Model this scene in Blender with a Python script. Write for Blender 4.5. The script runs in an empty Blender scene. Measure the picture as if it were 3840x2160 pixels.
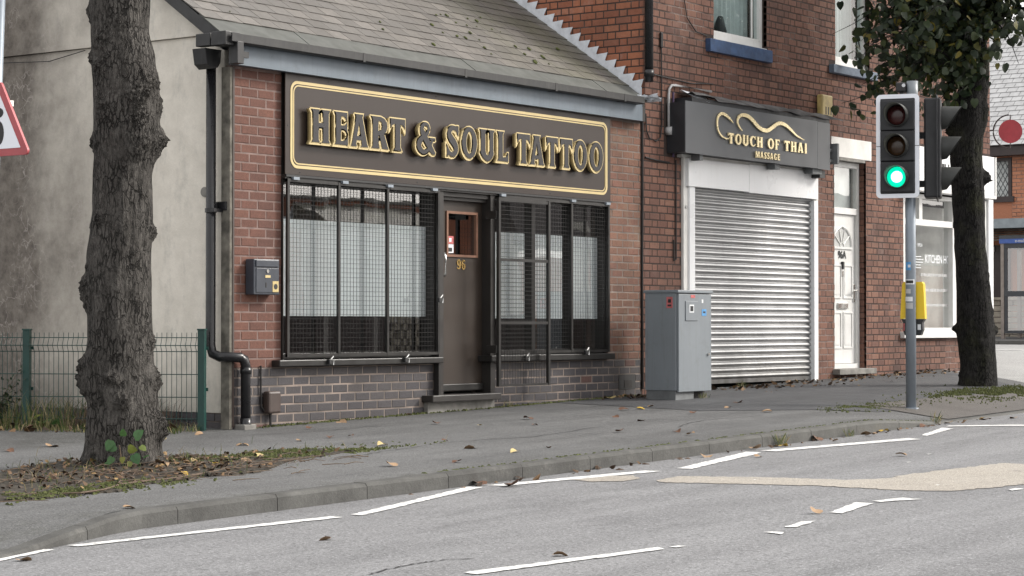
import bpy, bmesh, math, random
from mathutils import Vector, Matrix, noise
R = math.radians
random.seed(7)
S = bpy.context.scene
COL = S.collection

# ---------------------------------------------------------------- camera, sky, sun, exposure
cam = bpy.data.objects.new('camera', bpy.data.cameras.new('camera'))
COL.objects.link(cam)
cam.location = (-14.245, -13.6, 0.85)
cam.rotation_euler = (R(90.962), 0, R(-53.713))
cam.data.lens = 75.94; cam.data.sensor_width = 36
cam.data.clip_start = 0.1; cam.data.clip_end = 2000
S.camera = cam
SUN_EL, SUN_AZ = 34.0, 132.0          # azimuth clockwise from +Y
W = bpy.data.worlds.new('World'); S.world = W; W.use_nodes = True
wn = W.node_tree.nodes; wl = W.node_tree.links; wn.clear()
sky = wn.new('ShaderNodeTexSky'); sky.sky_type = 'NISHITA'; sky.sun_disc = False
sky.sun_elevation = R(SUN_EL); sky.sun_rotation = R(SUN_AZ)
sky.dust_density = 6.0; sky.air_density = 1.2; sky.ozone_density = 1.0
hsv = wn.new('ShaderNodeHueSaturation'); hsv.inputs['Saturation'].default_value = 0.30
bg = wn.new('ShaderNodeBackground'); bg.inputs['Strength'].default_value = 0.15
out = wn.new('ShaderNodeOutputWorld')
cloud = wn.new('ShaderNodeMix'); cloud.data_type = 'RGBA'; cloud.inputs[0].default_value = 0.72; cloud.inputs[7].default_value = (4.55, 4.45, 4.38, 1)   # overcast veil
wl.new(sky.outputs[0], hsv.inputs['Color']); wl.new(hsv.outputs[0], cloud.inputs[6]); wl.new(cloud.outputs[2], bg.inputs['Color']); wl.new(bg.outputs[0], out.inputs['Surface'])
sl = bpy.data.lights.new('sun', 'SUN'); sl.energy = 1.5; sl.angle = R(14); sl.color = (1.0, 0.95, 0.88)
sun = bpy.data.objects.new('sun', sl); COL.objects.link(sun)
_d = Vector((math.sin(R(SUN_AZ)) * math.cos(R(SUN_EL)), math.cos(R(SUN_AZ)) * math.cos(R(SUN_EL)), math.sin(R(SUN_EL))))
sun.rotation_euler = _d.to_track_quat('Z', 'Y').to_euler(); sun.location = (20, -20, 30)
S.view_settings.view_transform = 'Standard'; S.view_settings.look = 'None'
S.view_settings.gamma = 1.0; S.view_settings.use_curve_mapping = False
S.view_settings.exposure = 1.12
S.render.engine = 'CYCLES'
S.cycles.max_bounces = 8; S.cycles.transparent_max_bounces = 16

# ---------------------------------------------------------------- helpers
class MB:
    """collects boxes, prisms and tubes into one mesh"""
    def __init__(s): s.v = []; s.f = []
    def add(s, vs, fs):
        o = len(s.v); s.v += [tuple(v) for v in vs]; s.f += [tuple(i + o for i in f) for f in fs]; return s
    def box(s, x0, x1, y0, y1, z0, z1, bev=0.0):
        if bev <= 0:
            return s.add([(x0,y0,z0),(x1,y0,z0),(x1,y1,z0),(x0,y1,z0),(x0,y0,z1),(x1,y0,z1),(x1,y1,z1),(x0,y1,z1)],
                         [(0,3,2,1),(4,5,6,7),(0,1,5,4),(1,2,6,5),(2,3,7,6),(3,0,4,7)])
        bm = bmesh.new(); bmesh.ops.create_cube(bm, size=1)
        for v in bm.verts:
            v.co = Vector(((x0+x1)/2+v.co.x*(x1-x0), (y0+y1)/2+v.co.y*(y1-y0), (z0+z1)/2+v.co.z*(z1-z0)))
        bmesh.ops.bevel(bm, geom=list(bm.edges), offset=bev, segments=2, affect='EDGES', profile=0.5)
        return s.addbm(bm)
    def addbm(s, bm):
        bm.verts.index_update(); s.add([v.co.copy() for v in bm.verts], [[v.index for v in f.verts] for f in bm.faces]); bm.free(); return s
    def prism(s, poly, axis, a, b):
        """extrude a 2D polygon along axis ('x','y','z') from a to b"""
        n = len(poly)
        def p(u, w, t):
            return {'x': (t, u, w), 'y': (u, t, w), 'z': (u, w, t)}[axis]
        vs = [p(u, w, a) for u, w in poly] + [p(u, w, b) for u, w in poly]
        return s.add(vs, [tuple(range(n))[::-1], tuple(range(n, 2*n))] + [(i, (i+1) % n, n+(i+1) % n, n+i) for i in range(n)])
    def tube(s, path, r, n=8, cap=True):
        path = [Vector(p) for p in path]; rings = []
        rr = r if isinstance(r, (list, tuple)) else [r]*len(path)
        up = None
        for i, p in enumerate(path):
            t = (path[min(i+1, len(path)-1)] - path[max(i-1, 0)]).normalized()
            if up is None:
                up = Vector((0,0,1)) if abs(t.z) < .9 else Vector((1,0,0))
            a = t.cross(up).normalized(); b = t.cross(a).normalized(); up = -b if False else up
            rings.append([p + a*math.cos(2*math.pi*k/n)*rr[i] + b*math.sin(2*math.pi*k/n)*rr[i] for k in range(n)])
        vs = [v for ring in rings for v in ring]; fs = []
        for i in range(len(path)-1):
            for k in range(n):
                fs.append((i*n+k, i*n+(k+1) % n, (i+1)*n+(k+1) % n, (i+1)*n+k))
        if cap:
            fs += [tuple(range(n))[::-1], tuple((len(path)-1)*n+k for k in range(n))]
        return s.add(vs, fs)
    def disc(s, c, axis, r, n=20, a=None, th=0.0):
        c = Vector(c); ax = Vector(axis).normalized(); u = ax.orthogonal().normalized(); w = ax.cross(u)
        if th == 0:
            return s.add([c + u*math.cos(2*math.pi*k/n)*r + w*math.sin(2*math.pi*k/n)*r for k in range(n)], [tuple(range(n))])
        return s.tube([c, c+ax*th], r, n)
    def quad(s, a, b, c, d): return s.add([a, b, c, d], [(0,1,2,3)])
    def mesh(s, name, smooth=False):
        m = bpy.data.meshes.new(name); m.from_pydata(s.v, [], s.f); m.update()
        if smooth:
            m.polygons.foreach_set('use_smooth', [True]*len(m.polygons))
        return m

def tag(o, label=None, cat=None, group=None, kind=None):
    for k, v in (('label', label), ('category', cat), ('group', group), ('kind', kind)):
        if v: o[k] = v
    return o
def put(name, mesh, mat=None, parent=None, loc=None, local=False):
    """link a mesh object; coordinates are world unless local; parent may be a thing or a part"""
    o = bpy.data.objects.new(name, mesh); COL.objects.link(o)
    if mat is not None and not mesh.materials: mesh.materials.append(mat)
    if parent is not None:
        o.parent = parent
        w = Vector((0,0,0)) if local else -worldloc(parent)
        o.location = (Vector(loc) if loc is not None else Vector((0,0,0))) + w
    elif loc is not None: o.location = loc
    return o
def worldloc(o):
    p = Vector((0,0,0))
    while o is not None: p = p + Vector(o.location); o = o.parent
    return p
def thing(name, label, cat, loc=(0,0,0), group=None, rotz=0.0, kind=None):
    o = bpy.data.objects.new(name, None); COL.objects.link(o); o.location = loc; o.rotation_euler = (0,0,rotz)
    o.empty_display_size = .2
    return tag(o, label, cat, group, kind)
def bx(name, mat, parent, x0, x1, y0, y1, z0, z1, bev=0.0, local=False, smooth=False):
    return put(name, MB().box(x0,x1,y0,y1,z0,z1,bev).mesh(name), mat, parent, local=local)
def bake(obj):
    dg = bpy.context.evaluated_depsgraph_get(); dg.update()
    me = bpy.data.meshes.new_from_object(obj.evaluated_get(dg)); return me
def curve_mesh(name, loops, offset, depth):
    """2D outlines -> solid plate, lying in XZ and facing -Y, depth along +Y"""
    cu = bpy.data.curves.new(name, 'CURVE'); cu.dimensions = '2D'; cu.fill_mode = 'BOTH'; cu.extrude = depth/2; cu.offset = offset
    for lp in loops:
        sp = cu.splines.new('POLY'); sp.points.add(len(lp)-1)
        for i, (x, y) in enumerate(lp): sp.points[i].co = (x, y, 0, 1)
        sp.use_cyclic_u = True
    o = bpy.data.objects.new(name, cu); COL.objects.link(o); me = bake(o)
    bpy.data.objects.remove(o); bpy.data.curves.remove(cu)
    me.transform(Matrix.Rotation(R(90), 4, 'X')); return me
def text_mesh(name, txt, size, depth=.002, sx=1.0, offset=0.0):
    cu = bpy.data.curves.new(name, 'FONT'); cu.body = txt; cu.size = size; cu.extrude = depth/2; cu.align_x = 'CENTER'; cu.offset = offset
    o = bpy.data.objects.new(name, cu); COL.objects.link(o); me = bake(o)
    bpy.data.objects.remove(o); bpy.data.curves.remove(cu)
    me.transform(Matrix.Diagonal((sx,1,1,1))); me.transform(Matrix.Rotation(R(90), 4, 'X')); return me

# ---------------------------------------------------------------- materials
class NT:
    def __init__(s, name):
        s.m = bpy.data.materials.new(name); s.m.use_nodes = True; s.t = s.m.node_tree; s.n = s.t.nodes; s.l = s.t.links
        s.b = s.n['Principled BSDF']; s.pos = None
    def P(s):
        if s.pos is None: s.pos = s.n.new('ShaderNodeNewGeometry')
        return s.pos.outputs['Position']
    def island(s):
        s.P(); return s.pos.outputs['Random Per Island']
    def scaled(s, v):
        m = s.n.new('ShaderNodeMapping'); m.inputs['Scale'].default_value = v; s.l.new(s.P(), m.inputs['Vector']); return m.outputs[0]
    def noise(s, scale, detail=4, rough=.55, vec=None, dist=0.0):
        n = s.n.new('ShaderNodeTexNoise'); n.inputs['Scale'].default_value = scale; n.inputs['Detail'].default_value = detail
        n.inputs['Roughness'].default_value = rough; n.inputs['Distortion'].default_value = dist
        s.l.new(vec if vec is not None else s.P(), n.inputs['Vector']); return n.outputs['Fac']
    def ramp(s, fac, stops):
        r = s.n.new('ShaderNodeValToRGB'); e = r.color_ramp.elements
        while len(e) < len(stops): e.new(.5)
        for i, (p, c) in enumerate(stops):
            e[i].position = p; e[i].color = (c[0], c[1], c[2], 1) if not isinstance(c, (int, float)) else (c, c, c, 1)
        s.l.new(fac, r.inputs[0]); return r.outputs[0]
    def mix(s, fac, a, b, mode='MIX'):
        m = s.n.new('ShaderNodeMix'); m.data_type = 'RGBA'; m.blend_type = mode
        for sock, v in ((m.inputs[0], fac), (m.inputs[6], a), (m.inputs[7], b)):
            if hasattr(v, 'is_output'): s.l.new(v, sock)
            elif isinstance(v, (int, float)): sock.default_value = v
            else: sock.default_value = (v[0], v[1], v[2], 1)
        return m.outputs[2]
    def math(s, op, a, b=0.0, clamp=False):
        m = s.n.new('ShaderNodeMath'); m.operation = op; m.use_clamp = clamp
        for sock, v in ((m.inputs[0], a), (m.inputs[1], b)):
            if hasattr(v, 'is_output'): s.l.new(v, sock)
            else: sock.default_value = v
        return m.outputs[0]
    def sep(s):
        x = s.n.new('ShaderNodeSeparateXYZ'); s.l.new(s.P(), x.inputs[0]); return x.outputs
    def rand(s):
        o = s.n.new('ShaderNodeObjectInfo'); return s.math('FRACT', s.math('ADD', o.outputs['Random'], s.math('MULTIPLY', s.island(), 7.31)))
    def done(s, color=None, rough=.6, metal=0.0, spec=.5, bump=None, bstr=.3, bdist=.004):
        i = s.b.inputs
        def setv(sock, v):
            if v is None: return
            if hasattr(v, 'is_output'): s.l.new(v, sock)
            elif isinstance(v, (int, float)): sock.default_value = v
            else: sock.default_value = (v[0], v[1], v[2], 1)
        setv(i['Base Color'], color); setv(i['Roughness'], rough); setv(i['Metallic'], metal); setv(i['Specular IOR Level'], spec)
        if bump is not None:
            b = s.n.new('ShaderNodeBump'); b.inputs['Strength'].default_value = bstr; b.inputs['Distance'].default_value = bdist
            s.l.new(bump, b.inputs['Height']); s.l.new(b.outputs[0], i['Normal'])
        return s.m
def plain(name, c, rough=.5, metal=0.0, var=.25, scale=6.0, bump=0.15, spec=.5, c2=None, bscale=60.0, streak=0.0, dirt=(.10,.095,.085)):
    t = NT(name); f = t.noise(scale, 5, .6)
    lo = c2 if c2 is not None else tuple(x*(1-var) for x in c)
    col = t.mix(t.ramp(f, [(.35, 0.0), (.65, 1.0)]), lo, c)
    if streak:
        col = t.mix(t.ramp(t.noise(1.0, 6, .7, vec=t.scaled((22, 22, 1.1))), [(.50, 0.0), (.80, streak)]), col, dirt)
        col = t.mix(t.ramp(t.noise(5, 6, .75), [(.56, 0.0), (.78, streak)]), col, dirt)
    rg = t.ramp(t.noise(scale*1.7, 3), [(.3, max(.02, rough-.08)), (.7, min(1, rough+.08))])
    return t.done(col, rg, metal, spec, t.noise(bscale, 3), bump, .002)
def brickmat(name, cols, soot=.5, pale=None, island=True, rough=.85, sootscale=1.3):
    t = NT(name); r = t.rand(); n = len(cols)
    base = t.ramp(r, [(i/max(1, n-1), c) for i, c in enumerate(cols)])
    base = t.mix(t.ramp(t.noise(34, 5, .7), [(.32, 0.0), (.72, .55)]), base, tuple(x*.55 for x in cols[0]))
    base = t.mix(t.ramp(t.noise(150, 2, .6), [(.52, 0.0), (.75, .45)]), base, tuple(min(1, x*1.7) for x in cols[-1]))
    base = t.mix(t.ramp(t.noise(sootscale, 6, .65), [(.45, 0.0), (.72, soot)]), base, (.035, .028, .026))
    if pale is not None:
        base = t.mix(t.ramp(t.noise(2.1, 6, .7, vec=t.scaled((1,1,.6))), [(.56, 0.0), (.70, .5)]), base, pale)
    return t.done(base, rough, 0, .3, t.noise(70, 5, .7), .5, .004)
M = {}
M['brick_l'] = brickmat('red brick darkened for tree shade', [(.120,.060,.048),(.155,.075,.057),(.185,.088,.064),(.135,.067,.054),(.17,.082,.062)], .35)  # left pier: the tree's shade is put into this darker colour
M['brick_r'] = brickmat('weathered buff red brick', [(.20,.110,.078),(.25,.135,.095),(.23,.115,.088),(.19,.105,.078),(.27,.15,.108)], .55, pale=(.22,.19,.14))
M['brick_blue'] = brickmat('blue engineering brick', [(.062,.059,.064),(.078,.073,.077),(.068,.064,.069),(.086,.077,.077),(.064,.061,.068),(.080,.072,.074)], .45, rough=.55, sootscale=.9)
M['brick_odd'] = brickmat('reddish engineering brick', [(.135,.080,.070),(.11,.074,.068),(.15,.085,.072)], .4)
M['brick_m'] = brickmat('sooty red brick', [(.180,.092,.068),(.225,.113,.080),(.155,.080,.062),(.25,.132,.094),(.195,.097,.071),(.120,.067,.055)], .58, pale=(.21,.145,.125), sootscale=.85)
M['brick_g'] = brickmat('orange red gable brick', [(.34,.130,.072),(.41,.160,.088),(.29,.110,.066),(.45,.19,.11),(.24,.105,.072)], .45, pale=(.36,.25,.22))
M['mortar_pink'] = plain('pink lime mortar', (.235,.165,.145), .9, var=.4, scale=9, bump=.4)
M['mortar_buff'] = plain('buff cement mortar', (.265,.215,.185), .9, var=.5, scale=2.2, bump=.4, c2=(.10,.086,.076))
def mortar_m():
    t = NT('dark sooty mortar with repointing')
    f = t.ramp(t.noise(.75, 5, .6), [(.53, 0.0), (.62, 1.0)])
    c = t.mix(f, (.060,.045,.040), (.24,.185,.165)); c = t.mix(t.ramp(t.noise(14, 4), [(.35, .0), (.7, .6)]), c, (.05,.04,.036))
    return t.done(c, .95, 0, .2, t.noise(60, 4), .4, .004)
M['mortar_m'] = mortar_m()
def render_mat():
    t = NT('stained cream render'); o = t.sep(); y, z = o[1], o[2]
    n1 = t.noise(1.1, 6, .62); 
    grad = t.math('ADD', t.math('MULTIPLY', t.math('SUBTRACT', y, 1.15), .60), t.math('MULTIPLY', t.math('SUBTRACT', n1, .5), 1.5))
    dark = t.ramp(grad, [(.0, 0.0), (1.15, 1.0)])
    base = t.mix(t.ramp(t.noise(4.5, 6, .7), [(.3, 0.0), (.7, 1.0)]), (.625,.585,.515), (.78,.735,.655))
    base = t.mix(t.ramp(t.noise(5.5, 7, .75, vec=t.scaled((1, 1, .5))), [(.52, 0.0), (.74, .55)]), base, (.36,.355,.325))
    st = t.mix(t.ramp(t.noise(6, 7, .75), [(.3, 0.0), (.7, 1.0)]), (.088,.075,.066), (.25,.225,.195))
    base = t.mix(dark, base, st)
    # dead creeper traces: thin pale wandering lines
    vor = t.n.new('ShaderNodeTexVoronoi'); vor.feature = 'DISTANCE_TO_EDGE'; vor.inputs['Scale'].default_value = 9.0
    mp = t.n.new('ShaderNodeMapping'); mp.inputs['Scale'].default_value = (1, 1.0, .62)
    add = t.n.new('ShaderNodeVectorMath'); add.operation = 'ADD'
    nn = t.n.new('ShaderNodeTexNoise'); nn.inputs['Scale'].default_value = 5.0; nn.inputs['Detail'].default_value = 5
    sc = t.n.new('ShaderNodeVectorMath'); sc.operation = 'SCALE'; sc.inputs['Scale'].default_value = .35
    t.l.new(t.P(), nn.inputs['Vector']); t.l.new(nn.outputs['Color'], sc.inputs[0])
    t.l.new(t.P(), add.inputs[0]); t.l.new(sc.outputs[0], add.inputs[1]); t.l.new(add.outputs[0], mp.inputs['Vector']); t.l.new(mp.outputs[0], vor.inputs['Vector'])
    vein = t.ramp(vor.outputs['Distance'], [(.0, 1.0), (.05, 0.0)])
    vm = t.math('MULTIPLY', vein, t.math('MULTIPLY', t.ramp(t.noise(2.4, 5, .6), [(.45, 0.0), (.62, .75)]), t.ramp(grad, [(.05, .15), (.5, 1.0)])))
    base = t.mix(vm, base, (.42,.38,.35))
    # brown water marks running down, darker grime low on the wall
    low = t.math('MULTIPLY', t.ramp(z, [(.02, 1.0), (.55, 0.0)]), t.noise(3, 5, .7))
    base = t.mix(t.math('MULTIPLY', low, .8), base, (.10,.10,.085))
    return t.done(base, .92, 0, .25, t.noise(40, 5, .7), .45, .006)
M['render'] = render_mat()
def ground_mat(name, c1, c2, grain, stain, patch, bump=.5, lanes=False):
    t = NT(name)
    base = t.mix(t.ramp(t.noise(1.3, 6, .65), [(.3, 0.0), (.7, 1.0)]), c1, c2)
    base = t.mix(t.ramp(t.noise(.45, 4, .6, vec=t.scaled((.5, 1.5, 1))), [(.50, 0.0), (.75, patch)]), base, stain)
    if lanes:
        base = t.mix(t.ramp(t.noise(1.0, 5, .6, vec=t.scaled((.16, 2.2, 1))), [(.42, 0.0), (.62, .55)]), base, tuple(x*1.28 for x in c2))
        base = t.mix(t.ramp(t.noise(1.0, 6, .65, vec=t.scaled((.5, 1.6, 1))), [(.56, 0.0), (.68, .6)]), base, tuple(x*.70 for x in c1))
        base = t.mix(t.ramp(t.noise(2.7, 5, .7), [(.64, 0.0), (.70, .5)]), base, tuple(x*.6 for x in c1))
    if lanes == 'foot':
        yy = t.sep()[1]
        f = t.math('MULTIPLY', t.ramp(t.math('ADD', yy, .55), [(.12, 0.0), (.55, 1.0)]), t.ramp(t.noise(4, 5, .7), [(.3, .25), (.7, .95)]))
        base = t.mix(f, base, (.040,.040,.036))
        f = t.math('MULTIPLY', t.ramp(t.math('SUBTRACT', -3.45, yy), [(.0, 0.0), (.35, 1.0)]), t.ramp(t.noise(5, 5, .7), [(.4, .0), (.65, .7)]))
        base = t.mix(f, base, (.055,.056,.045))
    g = t.noise(grain, 2, .8)
    base = t.mix(t.ramp(g, [(.36, .75), (.52, 0.0)]), base, tuple(x*.38 for x in c1))
    base = t.mix(t.ramp(t.noise(grain*1.35, 2, .8), [(.56, 0.0), (.70, .8)]), base, tuple(min(1, x*2.1) for x in c2))
    base = t.mix(t.ramp(t.noise(grain*.3, 3, .7), [(.55, 0.0), (.78, .5)]), base, tuple(x*.6 for x in c1))
    rg = t.ramp(t.noise(2.2, 4), [(.3, .62), (.7, .82)])
    return t.done(base, rg, 0, .45, t.noise(grain*.8, 3, .8), bump, .01)
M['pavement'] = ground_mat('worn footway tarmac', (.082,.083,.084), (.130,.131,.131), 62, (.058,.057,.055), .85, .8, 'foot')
M['patch'] = ground_mat('darker footway tarmac', (.055,.057,.062), (.075,.077,.081), 110, (.045,.045,.045), .5, .5, 'foot')
M['road'] = ground_mat('grey chipped road surface', (.160,.161,.166), (.205,.206,.211), 46, (.15,.15,.155), .65, .7, True)
M['side'] = ground_mat('pale side road surface', (.30,.30,.295), (.37,.37,.36), 60, (.26,.26,.26), .5)
M['ground'] = ground_mat('general ground', (.09,.092,.085), (.11,.11,.10), 60, (.08,.085,.07), .4)
def buff_mat(*a):
    m = ground_mat(*a); t = NT.__new__(NT); t.m = m; t.t = m.node_tree; t.n = t.t.nodes; t.l = t.t.links; t.b = t.n['Principled BSDF']; t.pos = None
    src = t.b.inputs['Base Color'].links[0].from_socket
    w = t.math('MAXIMUM', t.ramp(t.noise(3.5, 7, .75, vec=t.scaled((1, .45, 1))), [(.60, 0.0), (.70, .9)]), t.ramp(t.noise(40, 3, .8), [(.55, 0.0), (.68, .6)]))
    t.l.new(t.mix(w, src, (.165,.160,.155)), t.b.inputs['Base Color']); return m
M['buff'] = buff_mat('worn buff antiskid surfacing', (.335,.305,.262), (.40,.367,.32), 70, (.26,.23,.19), .6)
M['tactile'] = ground_mat('dull buff tactile slabs', (.088,.080,.074), (.12,.11,.10), 80, (.07,.068,.064), .6)
def kerb_mat():
    t = NT('dirty concrete kerb')
    c = t.mix(t.ramp(t.noise(2.6, 6, .68), [(.32, 0.0), (.68, 1.0)]), (.062,.061,.058), (.118,.117,.111))
    c = t.mix(t.ramp(t.noise(7, 5, .7), [(.56, 0.0), (.72, .6)]), c, (.16,.155,.145))
    c = t.mix(t.ramp(t.noise(90, 3, .7), [(.5, 0.0), (.75, .5)]), c, (.04,.04,.038))
    x = t.sep()[0]
    c = t.mix(t.math('MULTIPLY', t.ramp(t.math('DIVIDE', x, 8.0), [(.1, 0.0), (.7, .55)]), t.noise(3, 5)), c, (.19,.188,.172))
    return t.done(c, .9, 0, .3, t.noise(50, 5, .7), .6, .008)
M['kerb'] = kerb_mat()
def paint_mat():
    t = NT('worn white road paint')
    c = t.mix(t.ramp(t.noise(16, 6, .7), [(.53, 0.0), (.66, .85)]), (.70,.70,.685), (.19,.19,.19))
    c = t.mix(t.ramp(t.noise(70, 3, .8), [(.56, 0.0), (.66, .75)]), c, (.22,.22,.22))
    return t.done(c, .7, 0, .4, t.noise(90, 3), .4, .004)
M['paint'] = paint_mat()
def slate_mat():
    t = NT('weathered grey slates'); r = t.rand()
    c = t.ramp(r, [(0, (.110,.101,.092)), (.3, (.146,.134,.121)), (.6, (.128,.119,.110)), (.85, (.162,.148,.133)), (1, (.190,.174,.158))])
    c = t.mix(t.ramp(t.noise(22, 5, .7), [(.35, 0.0), (.7, .6)]), c, (.08,.076,.07))
    c = t.mix(t.ramp(t.noise(1.0, 6, .7, vec=t.scaled((4, 1, 1))), [(.52, 0.0), (.72, .55)]), c, (.085,.078,.066))
    x = t.sep()[0]
    lich = t.math('MULTIPLY', t.ramp(t.math('DIVIDE', x, 7.0), [(.60, 0.0), (1.0, .7)]), t.ramp(t.noise(2.2, 5, .6), [(.35, 0.0), (.65, 1.0)]))
    c = t.mix(lich, c, (.10,.105,.055))
    return t.done(c, .62, 0, .5, t.noise(45, 4), .35, .004)
M['slate'] = slate_mat()
M['eave_felt'] = plain('grey green eaves sheet', (.100,.104,.096), .75, var=.3, scale=5, c2=(.072,.075,.068))
M['moss'] = plain('bright moss', (.085,.098,.024), .95, var=.6, scale=30, bump=.8, c2=(.035,.042,.012))
M['lead'] = plain('bright lead flashing', (.74,.77,.82), .5, .1, var=.25, scale=8)
M['fascia'] = plain('blue grey painted fascia', (.140,.172,.205), .5, var=.15, scale=3, c2=(.115,.143,.170), streak=.4, dirt=(.075,.085,.095))
M['gutter'] = plain('charcoal plastic gutter', (.022,.022,.023), .5, var=.3, streak=.35, dirt=(.06,.06,.052))
M['blackpipe'] = plain('black cast downpipe', (.014,.014,.016), .30, var=.3)
M['timber'] = plain('bare grey weathered board', (.20,.185,.155), .9, var=.6, scale=7, bump=.6, c2=(.065,.06,.05))
M['sign_brown'] = plain('dark brown sign panel', (.034,.0245,.0205), .36, var=.08, scale=1.0, bump=.03, spec=.4, streak=.10, dirt=(.05,.045,.04))
M['gold'] = plain('gold sign enamel', (.60,.475,.235), .42, .0, var=.12, scale=4, bump=.05)
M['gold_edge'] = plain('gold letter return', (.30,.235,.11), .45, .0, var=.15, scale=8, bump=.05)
M['letter_face'] = plain('charcoal letter face', (.031,.029,.030), .5, var=.06, scale=2, bump=.03, spec=.35)
M['black_frame'] = plain('black satin frame paint', (.020,.019,.018), .36, var=.3, scale=5, streak=.3, dirt=(.05,.047,.043))
M['brown_frame'] = plain('very dark brown joinery paint', (.030,.027,.025), .40, var=.2, scale=3)
M['door_brown'] = plain('dark brown door', (.040,.0295,.023), .38, var=.12, scale=1.5, bump=.04, streak=.12, dirt=(.06,.055,.05))
M['copper'] = plain('copper brown bead', (.25,.13,.085), .45, .2)
M['steel'] = plain('brushed steel', (.62,.62,.60), .25, .95, var=.1)
M['brass'] = plain('brass numeral', (.75,.52,.20), .28, .9, var=.1)
M['interior'] = plain('dim shop interior', (.045,.042,.040), .9, var=.3)
M['white_upvc'] = plain('white upvc', (.72,.72,.71), .38, var=.06, scale=3, bump=.03, c2=(.62,.62,.60), streak=.22, dirt=(.36,.34,.31))
M['white_panel'] = plain('white shop panel', (.80,.81,.82), .32, var=.04, scale=1.5, bump=.02, streak=.12, dirt=(.45,.43,.40))
M['white_paint'] = plain('white masonry paint', (.74,.73,.70), .7, var=.18, scale=4)
M['blue_sill'] = plain('flaking blue painted stone', (.042,.085,.185), .6, var=.5, scale=9, bump=.5, c2=(.03,.055,.115))
M['blue_sill2'] = plain('faded blue painted stone', (.14,.18,.235), .7, var=.5, scale=8, bump=.5, c2=(.085,.115,.16))
M['stone'] = plain('grey stone', (.26,.25,.23), .9, var=.4, scale=7, bump=.6)
M['sign_grey'] = plain('slate grey sign panel', (.088,.094,.102), .38, var=.06, scale=1.2, bump=.02)
M['sign_side'] = plain('dark sign return', (.020,.022,.026), .5)
M['cap'] = plain('grimy lead capping', (.15,.148,.148), .8, var=.7, scale=5, bump=.6, c2=(.035,.034,.034))
M['purple'] = plain('old purple paint', (.16,.11,.20), .7, var=.4, scale=10)
M['gold_mirror'] = plain('polished gold letters', (.95,.80,.48), .28, .6, var=.08, bump=.02)
def galv_mat():
    t = NT('galvanised slat')
    c = t.mix(t.ramp(t.noise(2.0, 5), [(.35, 0.0), (.65, 1.0)]), (.30,.303,.307), (.37,.373,.377))
    c = t.mix(t.ramp(t.noise(1.0, 5, .65, vec=t.scaled((9, 9, .7))), [(.54, 0.0), (.78, .45)]), c, (.24,.232,.22))
    z = t.sep()[2]
    c = t.mix(t.math('MULTIPLY', t.ramp(z, [(.16, 1.0), (.62, 0.0)]), t.ramp(t.noise(5, 5, .7), [(.3, .2), (.7, .9)])), c, (.13,.125,.115))
    return t.done(c, .36, .72)
M['galv'] = galv_mat()
M['cabinet'] = plain('grey green street cabinet paint', (.205,.228,.248), .42, var=.10, scale=2.0, bump=.05, streak=.35)
M['cabinet_dk'] = plain('grimy cabinet plinth', (.17,.18,.185), .6, var=.3, scale=8)
M['pole_grey'] = plain('galvanised grey pole', (.25,.285,.325), .45, .25, var=.15, scale=5, bump=.05)
M['signal_black'] = plain('black signal housing', (.016,.017,.020), .5, var=.2, bump=.04)
M['visor'] = plain('faded black visor', (.032,.034,.032), .6, var=.3)
M['visor_in'] = plain('sky lit visor lining', (.16,.165,.145), .75, var=.4, scale=12)  # visor insides: sky light painted in as a lighter grey
M['board_white'] = plain('white signal border', (.84,.87,.93), .45, var=.04)
M['lens_red'] = plain('unlit red lens', (.055,.010,.010), .18, var=.4, scale=60)
M['lens_amber'] = plain('unlit amber lens', (.055,.026,.010), .18, var=.4, scale=60)
M['yellow'] = plain('yellow push button box', (.78,.53,.012), .35, var=.06, bump=.02)
M['paper'] = plain('white sticker', (.72,.74,.76), .6, var=.15, scale=20)
M['ink'] = plain('black ink', (.02,.02,.022), .6)
M['red_sticker'] = plain('faded red sticker', (.55,.14,.14), .6, var=.3, scale=25)
M['blue_sticker'] = plain('blue sticker', (.10,.32,.62), .6, var=.3, scale=25)
M['sign_red'] = plain('faded red sign border', (.42,.075,.085), .45, var=.15, scale=6)
M['fence'] = plain('dark green fence coating', (.010,.050,.042), .40, var=.2)
M['meter'] = plain('dull brown plastic', (.060,.042,.036), .5, var=.2)
M['postbox'] = plain('dark blue grey post box', (.048,.055,.070), .38, var=.15)
M['yellow_old'] = plain('yellowed alarm box', (.52,.40,.16), .5, var=.35, scale=8)
M['conduit'] = plain('grey conduit', (.45,.45,.45), .5)
M['cable'] = plain('black cable', (.018,.016,.016), .6)
M['twig'] = plain('dry twig', (.14,.10,.07), .9, var=.5, scale=30)
M['soil'] = plain('dark leafy soil', (.055,.046,.034), .98, var=.6, scale=26, bump=1.0, c2=(.022,.019,.015))
M['garden_stone'] = plain('cream garden stone', (.42,.38,.31), .9, var=.4, scale=6, bump=.7)
M['far_brick'] = brickmat('orange house brick', [(.50,.215,.125),(.56,.25,.15),(.46,.19,.11),(.60,.29,.18)], .1)
M['far_slate'] = plain('slate paled for sky glare', (.52,.52,.52), .38, var=.25, scale=4)  # sky glare on the far roof is put into the base colour
M['far_trim'] = plain('dark brown joinery', (.040,.025,.024), .4)
M['grey_trim'] = plain('pale blue grey canopy', (.30,.345,.375), .5)
M['blue_strip'] = plain('blue kiosk header', (.06,.13,.42), .4)
M['kiosk_grey'] = plain('dark grey kiosk frame', (.055,.060,.068), .45)
M['kiosk_post'] = plain('dull aluminium post', (.32,.28,.25), .5, .3)
M['red_disc'] = plain('red hanging sign', (.44,.045,.06), .4, var=.2, scale=8)
M['opp_render'] = plain('cream opposite render', (.66,.64,.58), .85)

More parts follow.
